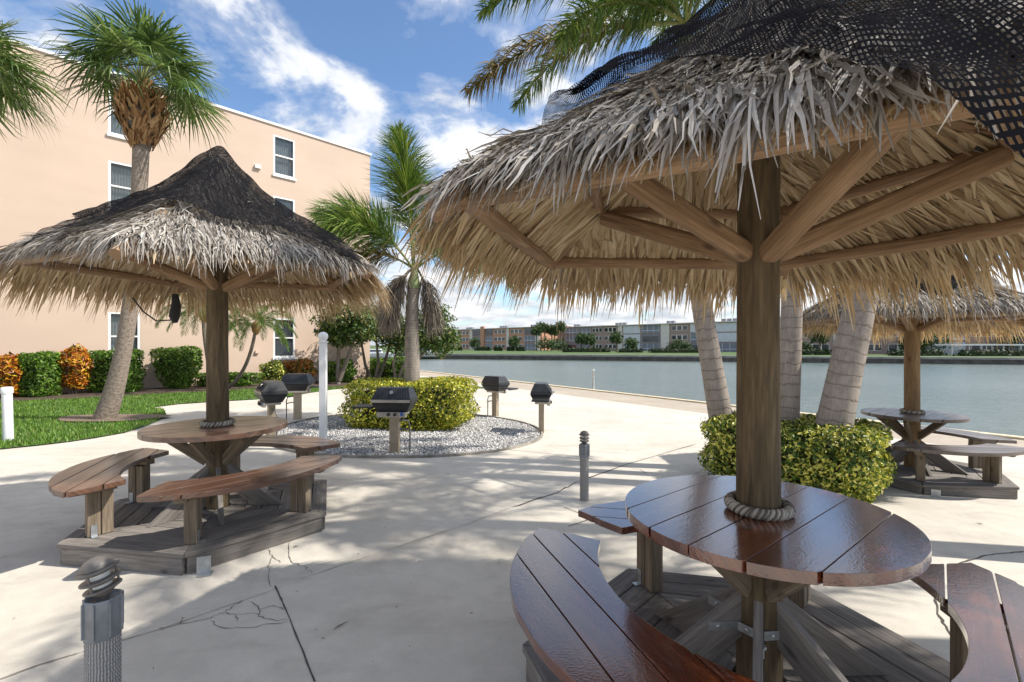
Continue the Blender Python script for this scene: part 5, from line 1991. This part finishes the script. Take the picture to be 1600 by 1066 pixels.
# ------------------------------------------------------------------ lamps, posts, small things
def lamp(label, loc, h, tilt, rz, r0=.06):
    o = thing('bollard_lamp', label, 'lamp', loc, rz, 'rope wrapped bollard lamps')
    hp = h * .70
    prof = [(r0 * .8, 0)]
    nr = int(hp / .017)
    for i in range(nr):
        z_ = hp * i / nr
        st = hp / nr
        prof += [(r0 * .93, z_ + .02 * st), (r0 * .985, z_ + st * .25), (r0, z_ + st * .5), (r0 * .985, z_ + st * .75)]
    prof.append((r0 * .9, hp))
    mb_ = MB()
    mb_.lathe(prof, n=28)
    mb_.build('post', M['wrap'], o)
    mb_ = MB()
    mb_.lathe([(r0 * 1.02, hp - .04), (r0 * 1.08, hp - .035), (r0 * 1.08, hp + h * .145), (r0 * 1.0, hp + h * .15), (r0 * .9, hp + h * .135), (.0, hp + h * .13)], n=8)
    for k in range(8):
        a = R(45 * k)
        mb_.box((math.cos(a) * r0 * 1.085, math.sin(a) * r0 * 1.085, hp + h * .055), .006, .004, h * .085, a)
    mb_.build('collar_band', M['lamp_band'], o, bevel=.003)
    mb_ = MB()
    mb_.lathe([(.02, hp + h * .12), (.018, hp + h * .17), (.022, hp + h * .18)], n=12)
    mb_.build('stem', M['lamp_metal'], o)
    T = Matrix.Rotation(R(tilt), 3, 'Y')
    z0 = hp + h * .185
    k = h / .82
    c = Vector((0, 0, z0))
    mb_ = MB()
    R_ = r0 * 1.16
    for i, (zz0, rr) in enumerate(((.0, .93), (.036, 1.0), (.078, 1.04))):
        zz0 *= k
        mb_.lathe([(R_ * rr * .55, zz0 - .012 * k), (R_ * rr * .98, zz0 + .001), (R_ * rr, zz0 + .005 * k), (R_ * rr * .96, zz0 + .009 * k), (R_ * .5, zz0 + .012 * k)], c, 32, M=T)
    mb_.lathe([(R_ * .80, .090 * k), (R_ * .78, .104 * k), (R_ * .55, .121 * k), (R_ * .2, .130 * k), (0, .131 * k)], c, 32, M=T)
    mb_.lathe([(R_ * .3, -.03 * k), (R_ * .55, -.012 * k), (R_ * .55, -.008 * k)], c, 20, M=T)
    for q_ in range(3):
        a = R(120 * q_ + 20)
        p_ = Vector((math.cos(a) * R_ * .78, math.sin(a) * R_ * .78, 0))
        mb_.tube([c + T @ (p_ + Vector((0, 0, .004 * k))), c + T @ (p_ + Vector((0, 0, .088 * k)))], .0045, 8)
    mb_.build('louvre_head', M['lamp_metal'], o)
    mb_ = MB()
    mb_.lathe([(R_ * .50, -.002), (R_ * .52, .08 * k)], c, 20, M=T)
    mb_.build('lens', M['lens'], o)
    return o


lp = AT(161, 900, 1.90)
lamp('rope wrapped bollard lamp with a tilted louvred head, close to the camera', (lp.x, lp.y, 0), .815, -13, R(15), .0585)
lp = G(913, 782)
lamp('rope wrapped bollard lamp with an upright head in the middle of the deck', lp, .745, 0, 0, .05)

# white vinyl post with ball top
vp = G(505, 703)
o = thing('white_post', 'tall white square post with a ball finial beside the gravel', 'post', vp, R(8))
mb = MB()
mb.box((0, 0, .86), .053, .053, .86)
mb.build('shaft', M['vinyl'], o, bevel=.006)
mb = MB()
mb.box((0, 0, 1.735), .066, .066, .012)
mb.lathe([(.06, 1.747), (.045, 1.765), (.07, 1.79), (.078, 1.83), (.066, 1.87), (.03, 1.895), (0, 1.90)], n=20)
mb.build('finial', M['vinyl'], o)
for sx in (-1, 1):
    mb = MB()
    mb.tube([(sx * .062, 0, 1.56), (sx * .10, 0, 1.55), (sx * .12, 0, 1.58), (sx * .115, 0, 1.61)], .007, 6)
    mb.build('hook', M['strap'], o)
# PVC bollard on the lawn
vp = G(13, 690)
o = thing('white_bollard', 'short white pipe bollard with a cap at the lawn edge', 'bollard', vp)
mb = MB()
mb.tube([(0, 0, -.02), (-.012, 0, .45), (-.025, 0, .86)], .070, 20)
mb.build('pipe', M['vinyl'], o)
mb = MB()
mb.lathe([(.080, .84), (.082, .845), (.082, .93), (.066, .952), (0, .956)], (-.025, 0, 0), 20)
mb.build('cap', M['vinyl'], o)
# white marker pipe on the seawall
vp = nt(EDGE - .2, 0)
vp = G(927, 607)
mb = MB()
mb.lathe([(.055, -.1), (.055, .88), (.06, .885), (.06, .95), (.0, .97)], n=12)
o = mb.build('marker_pipe', M['dirty_white'])
o.location = vp
tag(o, 'slim white pipe standing on the seawall edge before the water', 'post')

# twigs and leaf litter
_lr = random.Random(5)
LITTER = [(_lr.uniform(20, 780), _lr.uniform(780, 1055), _lr.uniform(.012, .028), _lr.uniform(0, 180)) for _ in range(16)] + \
         [(_lr.uniform(560, 1060), _lr.uniform(690, 800), _lr.uniform(.015, .04), _lr.uniform(0, 180)) for _ in range(14)]
for i, (px, py, ln_, a) in enumerate(((533, 977, .12, 55), (330, 866, .07, 160), (463, 854, .05, 20), (148, 866, .03, 10), (620, 948, .025, 80), (505, 998, .025, 15), (655, 877, .02, 40), (640, 1010, .02, 100),
                                      (1310, 852, .05, 100), (1480, 772, .05, 120), (1530, 818, .07, 150), (780, 880, .02, 30), (1500, 806, .03, 90), (560, 866, .02, 33), (700, 742, .04, 12), (140, 820, .03, 20))
                                       + tuple((px_r, py_r, ln_r, a_r) for px_r, py_r, ln_r, a_r in LITTER)):
    p = G(px, py, .006)
    mb = MB()
    d = Vector((math.cos(R(a)), math.sin(R(a)), 0)) * ln_ / 2
    s = Vector((-d.y, d.x, 0)).normalized() * (.006 if ln_ > .1 else ln_ * .16)
    mb.face([-d, -d * .3 + s + Vector((0, 0, .006)), d, -d * .3 - s + Vector((0, 0, .004))])
    o = mb.build('fallen_twig' if ln_ > .1 else 'fallen_leaf', M['bark_dark'] if ln_ > .1 else M['mulch'])
    o.location = p
    if ln_ > .1:
        tag(o, 'thin brown twig lying alone on the shaded concrete', 'twig')
    else:
        tag(o, 'tiny dry brown leaf lying on the pale concrete', 'leaf', 'dry leaves scattered on the concrete')

# ------------------------------------------------------------------ far shore
M['brick_o'] = plain('orange_brick', (0.54, 0.28, 0.18), .9, var=.18, scale=3)
M['brick_g'] = plain('mauve_brick', (0.36, 0.26, 0.225), .9, var=.18, scale=3)
M['screen'] = plain('grey_screen', (0.21, 0.22, 0.25), .6, var=.15, scale=2)
M['screen_l'] = plain('pale_shutter', (0.62, 0.65, 0.70), .6, var=.08, scale=2)
M['pale_trim'] = plain('pale_trim', (0.72, 0.66, 0.60), .8, var=.08, scale=2)
M['far_glass'] = plain('far_glass', (0.03, 0.035, 0.045), .12, spec=.8)
M['pale_wall'] = plain('pale_peach_wall', (0.70, 0.52, 0.36), .9, var=.1, scale=2)


def far_building(label, A, B, h, depth, bays, wallm, storeys=3, zb=-.5, seed=0, roofunits=4):
    """A,B plan ends of the facade; bays: list of (width share, kind)"""
    A, B = Vector((*A, 0)), Vector((*B, 0))
    d = (B - A)
    Lb = d.length
    o = thing('apartment_block', label, 'building', (A.x, A.y, zb), math.atan2(d.y, d.x))
    r = random.Random(seed)
    mb_ = MB()
    mb_.box((Lb / 2, depth / 2, h / 2), Lb / 2, depth / 2, h / 2)
    mb_.build('wall', wallm, o)
    mb_ = MB()
    mb_.box((Lb / 2, depth / 2 - .2, h + .12), Lb / 2 + .3, depth / 2 + .5, .12)
    ro = mb_.build('roof', M['pale_trim'], o)
    for i in range(roofunits):
        mb_ = MB()
        x = Lb * (i + .3 + r.random() * .4) / roofunits
        for q_ in range(r.randint(2, 3)):
            mb_.box((x + q_ * 1.5, depth * .3, h + .7), .5, .5, .46)
        mb_.build('roof_unit', M['screen'], ro)
    tot = sum(b_[0] for b_ in bays)
    x = 0
    fh = h / storeys
    for wsh, kd in bays:
        w_ = Lb * wsh / tot
        if kd == 'p':
            mb_ = MB()
            mb_.box((x + w_ / 2, -.35, h / 2 + .5), w_ / 2 * .9, .35, h / 2 + .5)
            mb_.build('chimney_stack', M['brick_o'], o)
        elif kd == 't':
            mb_ = MB()
            mb_.box((x + w_ / 2, -.12, h / 2), w_ / 2 * .9, .12, h / 2)
            mb_.build('pilaster', M['pale_trim'], o)
        else:
            for fl in range(storeys):
                z0 = fl * fh
                k_ = kd
                if kd == 'm':
                    k_ = r.choice(['s', 'l', 's'])
                if k_ == 'w':
                    mb_ = MB()
                    mb_.box((x + w_ / 2, -.06, z0 + fh * .55), w_ * .40, .06, fh * .27)
                    fr = mb_.build('window', M['pale_trim'], o)
                    mb_ = MB()
                    for q_ in range(3):
                        mb_.box((x + w_ * (.22 + .28 * q_), -.13, z0 + fh * .55), w_ * .105, .012, fh * .22)
                    mb_.build('pane', M['far_glass'], fr)
                else:
                    mb_ = MB()
                    mb_.box((x + w_ / 2, -.08, z0 + fh * .5), w_ * .46, .08, fh * .44)
                    fr = mb_.build('balcony_screen', M['screen'] if k_ == 's' else M['screen_l'], o)
                    mb_ = MB()
                    if r.random() < .4 and k_ == 's':
                        mb_.box((x + w_ / 2, -.17, z0 + fh * .42), w_ * .4, .012, fh * .3)
                        mb_.build('dark_opening', M['far_glass'], fr)
                    else:
                        for q_ in range(4):
                            mb_.box((x + w_ * (.06 + .293 * q_), -.18, z0 + fh * .5), .06, .02, fh * .44)
                        mb_.box((x + w_ / 2, -.18, z0 + fh * .33), w_ * .43, .018, .08)
                        mb_.build('mullion', M['screen_l'] if k_ == 's' else M['pale_trim'], fr)
        x += w_
    return o


far_building('far orange brick three storey block with tall brick stacks across the water', (-38, 212), (9.4, 160), 8.0, 14,
             [(2, 'w'), (.5, 't'), (1.6, 'l'), (.7, 'p'), (1.6, 'w'), (.4, 't'), (2.2, 'w'), (.5, 't'), (1.6, 's'), (.7, 'p'), (1.3, 's'), (2.2, 'w'), (.4, 't'), (2.2, 'w'), (1.6, 's'), (.6, 't')], M['brick_o'], seed=1)
far_building('far pale peach block mostly hidden behind the tall palms across the water', (8.5, 184), (19, 178), 9.2, 12, [(1, 'w'), (1, 'w'), (1, 'w')], M['pale_wall'], seed=2, roofunits=1)
far_building('far mauve brick three storey block with grey balcony screens across the water', (15.2, 171), (72.5, 111), 8.1, 14,
             [(1.8, 'w'), (1.8, 's'), (2, 'm'), (1.6, 'w'), (1.9, 'w'), (.6, 't'), (2.2, 'l'), (2.2, 's'), (1.0, 't'), (2.0, 'w'), (2.3, 'm'), (2.3, 'm'), (2.0, 'w'), (2.2, 'l'), (2, 's')], M['brick_g'], seed=3, roofunits=5)
far_building('far low two storey brick house with white trim behind the leaning palm trunks', (64, 105), (94, 84), 5.6, 12,
             [(2, 'w'), (1.4, 'l'), (1.6, 'w'), (2, 'w'), (2.2, 'l'), (1.8, 'w'), (1.5, 's')], M['brick_g'], storeys=2, seed=4, roofunits=2)


def far_palm(label, px, Y, h, seed, group, rl=1.9):
    r = np.random.default_rng(seed)
    x = (px - PX0) / F * Y
    o = thing('palm_tree', label, 'palm', (x, Y, -.5), 0, group)
    mb_ = MB()
    mb_.tube([(0, 0, 0), (.1, 0, h * .5), (0, 0, h)], [.24, .2, .18], 8)
    mb_.build('trunk', M['bark_dark'], o)
    Vs = []
    for i in range(20):
        a, e = i * 2.4, R(-35 + 115 * i / 20)
        pts_ = curve_pts((0, 0, h), (math.cos(a) * math.cos(e), math.sin(a) * math.cos(e), math.sin(e)), rl, 1.6, 8)
        Vs.append(frond_geom(pts_, .75, 16, r, width=.2))
    V = np.concatenate(Vs)
    n = len(V)
    i = np.arange(n)[:, None] * 5
    Fc = np.concatenate([i + [0, 1, 2], i + [0, 2, 4], i + [4, 2, 3]], 1).reshape(-1, 3)
    link('crown', np_mesh('crown', V.reshape(-1, 3), Fc), M['far_leaf'], o)


GFP = 'tall palms between the far blocks'
for i, (px, Y, h_) in enumerate(((838, 148, 6.6), (845, 150, 7.8), (851, 152, 7.4), (862, 150, 7.0), (866, 155, 6.6), (876, 148, 7.9))):
    far_palm('tall far palm in the gap between the orange and the mauve block', px, Y, h_, 200 + i, GFP)
for i, (px, Y, h_, lab) in enumerate(((803, 140, 3.2, 'short far palm before the right half of the orange block'), (742, 150, 2.8, 'short far palm before the left half of the orange block'),
                                      (908, 130, 3.9, 'bushy far palm at the left end of the mauve block'), (922, 128, 3.6, 'bushy far palm before the grey screens of the mauve block'),
                                      (963, 122, 4.0, 'far palm before the middle windows of the mauve block'), (986, 120, 2.4, 'small far palm before a doorway of the mauve block'),
                                      (1280, 92, 4.0, 'far palm beside the low brick house'))):
    far_palm(lab, px, Y, h_, 220 + i, 'palms in front of the far blocks')


def far_tree(label, px, Y, w_, h_, seed, group, zc=.55):
    x = (px - PX0) / F * Y
    broad_tree('tree', label, (x, Y, -.5), [(0, 0, h_ * .58, w_, w_ * .8, h_ * .40), (w_ * .5, 0, h_ * .45, w_ * .6, w_ * .6, h_ * .3), (-w_ * .45, .2, h_ * .5, w_ * .65, w_ * .6, h_ * .32)],
               [[(0, 0, 0), (.1, 0, h_ * .35), (0, 0, h_ * .6)]], M['far_leaf'], 900, .55, seed, group, br=.16)


GFT = 'trees on the far shore behind the waterside shelter'
for i, (px, Y, w_, h_, lab) in enumerate(((1455, 88, 3.2, 7.0, 'far round tree just right of the waterside shelter post'), (1500, 95, 4.5, 6.5, 'far dark tree above the white awning'),
                                          (1540, 92, 4.0, 7.2, 'far tall tree right of the dark tree above the awning'), (1590, 86, 4.0, 6.6, 'far tree at the right edge of the photograph'),
                                          (1430, 92, 2.6, 5.0, 'far small tree hidden behind the waterside shelter post'), (1650, 84, 4.5, 7.0, 'far tree beyond the right edge of the view'))):
    far_tree(lab, px, Y, w_, h_, 300 + i, GFT)
for i, (px, Y, w_, h_, lab) in enumerate(((855, 138, 3.2, 4.2, 'far dark bushy tree under the tall palms'), (872, 142, 2.6, 4.0, 'far dark tree at the foot of the rightmost tall palm'), (1062, 112, 2.6, 3.4, 'far round green tree before the mauve block'),
                                          (1250, 95, 2.2, 3.0, 'far small tree before the low brick house'))):
    far_tree(lab, px, Y, w_, h_, 320 + i, 'trees in front of the far blocks')
GH = 'clipped hedges before the far blocks'
for i, (px0, px1, Y, hz_, lab) in enumerate(((705, 722, 150, .7, 'far clipped hedge at the left end of the orange block'), (742, 768, 146, .7, 'far clipped hedge before the first brick stack'), (772, 785, 142, .7, 'far clipped hedge between the two brick stacks'),
                                             (792, 804, 140, .7, 'far clipped hedge just right of the second brick stack'), (806, 820, 138, .7, 'far clipped hedge at the right end of the orange block'), (872, 960, 118, .65, 'long far hedge before the mauve block'),
                                             (965, 1005, 114, .55, 'far hedge before the middle of the mauve block'), (1010, 1100, 110, .6, 'far hedge at the right part of the mauve block'), (1240, 1300, 88, .6, 'far hedge before the low brick house'), (1385, 1480, 82, .6, 'far hedge behind the waterside shelter'),
                                             (1490, 1620, 80, .6, 'far hedge below the white awning'))):
    xm, hw = ((px0 + px1) / 2 - PX0) / F * Y, (px1 - px0) / 2 / F * Y
    o = thing('hedge', lab, 'hedge', (xm, Y, -.5), 0, GH)
    P_, Nn = superbox(700, hw, .7, hz_, 5, seed=400 + i)
    V, Fc = leaf_cloud(P_, Nn, .5, .6, .5, 0, i)
    V[:, 2] += hz_
    link('foliage', np_mesh('foliage', V, Fc), M['far_hedge'], o)
    c = blob_core(hw, .7, hz_, .85, 5)
    c.v = [(x, y, z + hz_) for x, y, z in c.v]
    c.build('inner_shade_core', M['hedge_core'], o)


def boat(label, px, Y, l, z, seed):
    x = (px - PX0) / F * Y
    o = thing('motor_boat', label, 'boat', (x, Y, z), 0.1, 'boats moored across the water')
    mb_ = MB()
    rows_ = []
    for i in range(11):
        t_ = i / 10
        bw = 1.2 * (1 - max(0, (t_ - .55) / .45) ** 2)
        zk = .1 + .6 * max(0, t_ - .6)
        xx = -l / 2 + l * t_
        rows_.append([(xx, -bw, 1.1 + .3 * t_), (xx, -bw * .8, .5), (xx, 0, zk * .3), (xx, bw * .8, .5), (xx, bw, 1.1 + .3 * t_)])
    mb_.grid(rows_)
    mb_.box((-l / 2 + .02, 0, .65), .02, 1.1, .45)
    mb_.box((0, 0, 1.12), l * .42, .9, .04)
    mb_.build('hull', M['vinyl'], o)
    mb_ = MB()
    mb_.box((-.1 * l, 0, 1.6), l * .2, .8, .45, taper=.8)
    ca = mb_.build('cabin', M['vinyl'], o)
    mb_ = MB()
    mb_.box((-.1 * l, 0, 1.7), l * .185, .79, .16, taper=.92)
    mb_.build('window', M['far_glass'], ca)


boat('white motor boat on the far water, seen between the tree trunks', 592, 95, 7, -1.3, 1)
boat('white motor boat by the far seawall, just right of the single palm trunk', 668, 93, 6, -1.0, 2)
# white awning on the far lawn
x = (1530 - PX0) / F * 84
o = thing('awning', 'long flat white awning on posts on the far lawn below the trees', 'awning', (x, 84, -.4))
mb = MB()
mb.box((0, 0, 2.0), 6.5, 1.6, .12)
mb.build('canopy', M['vinyl'], o)
for q_ in range(5):
    mb = MB()
    mb.tube([(-6 + 3 * q_, -1.3, 0), (-6 + 3 * q_, -1.3, 1.9)], .08, 6)
    mb.build('pole', M['vinyl'], o)
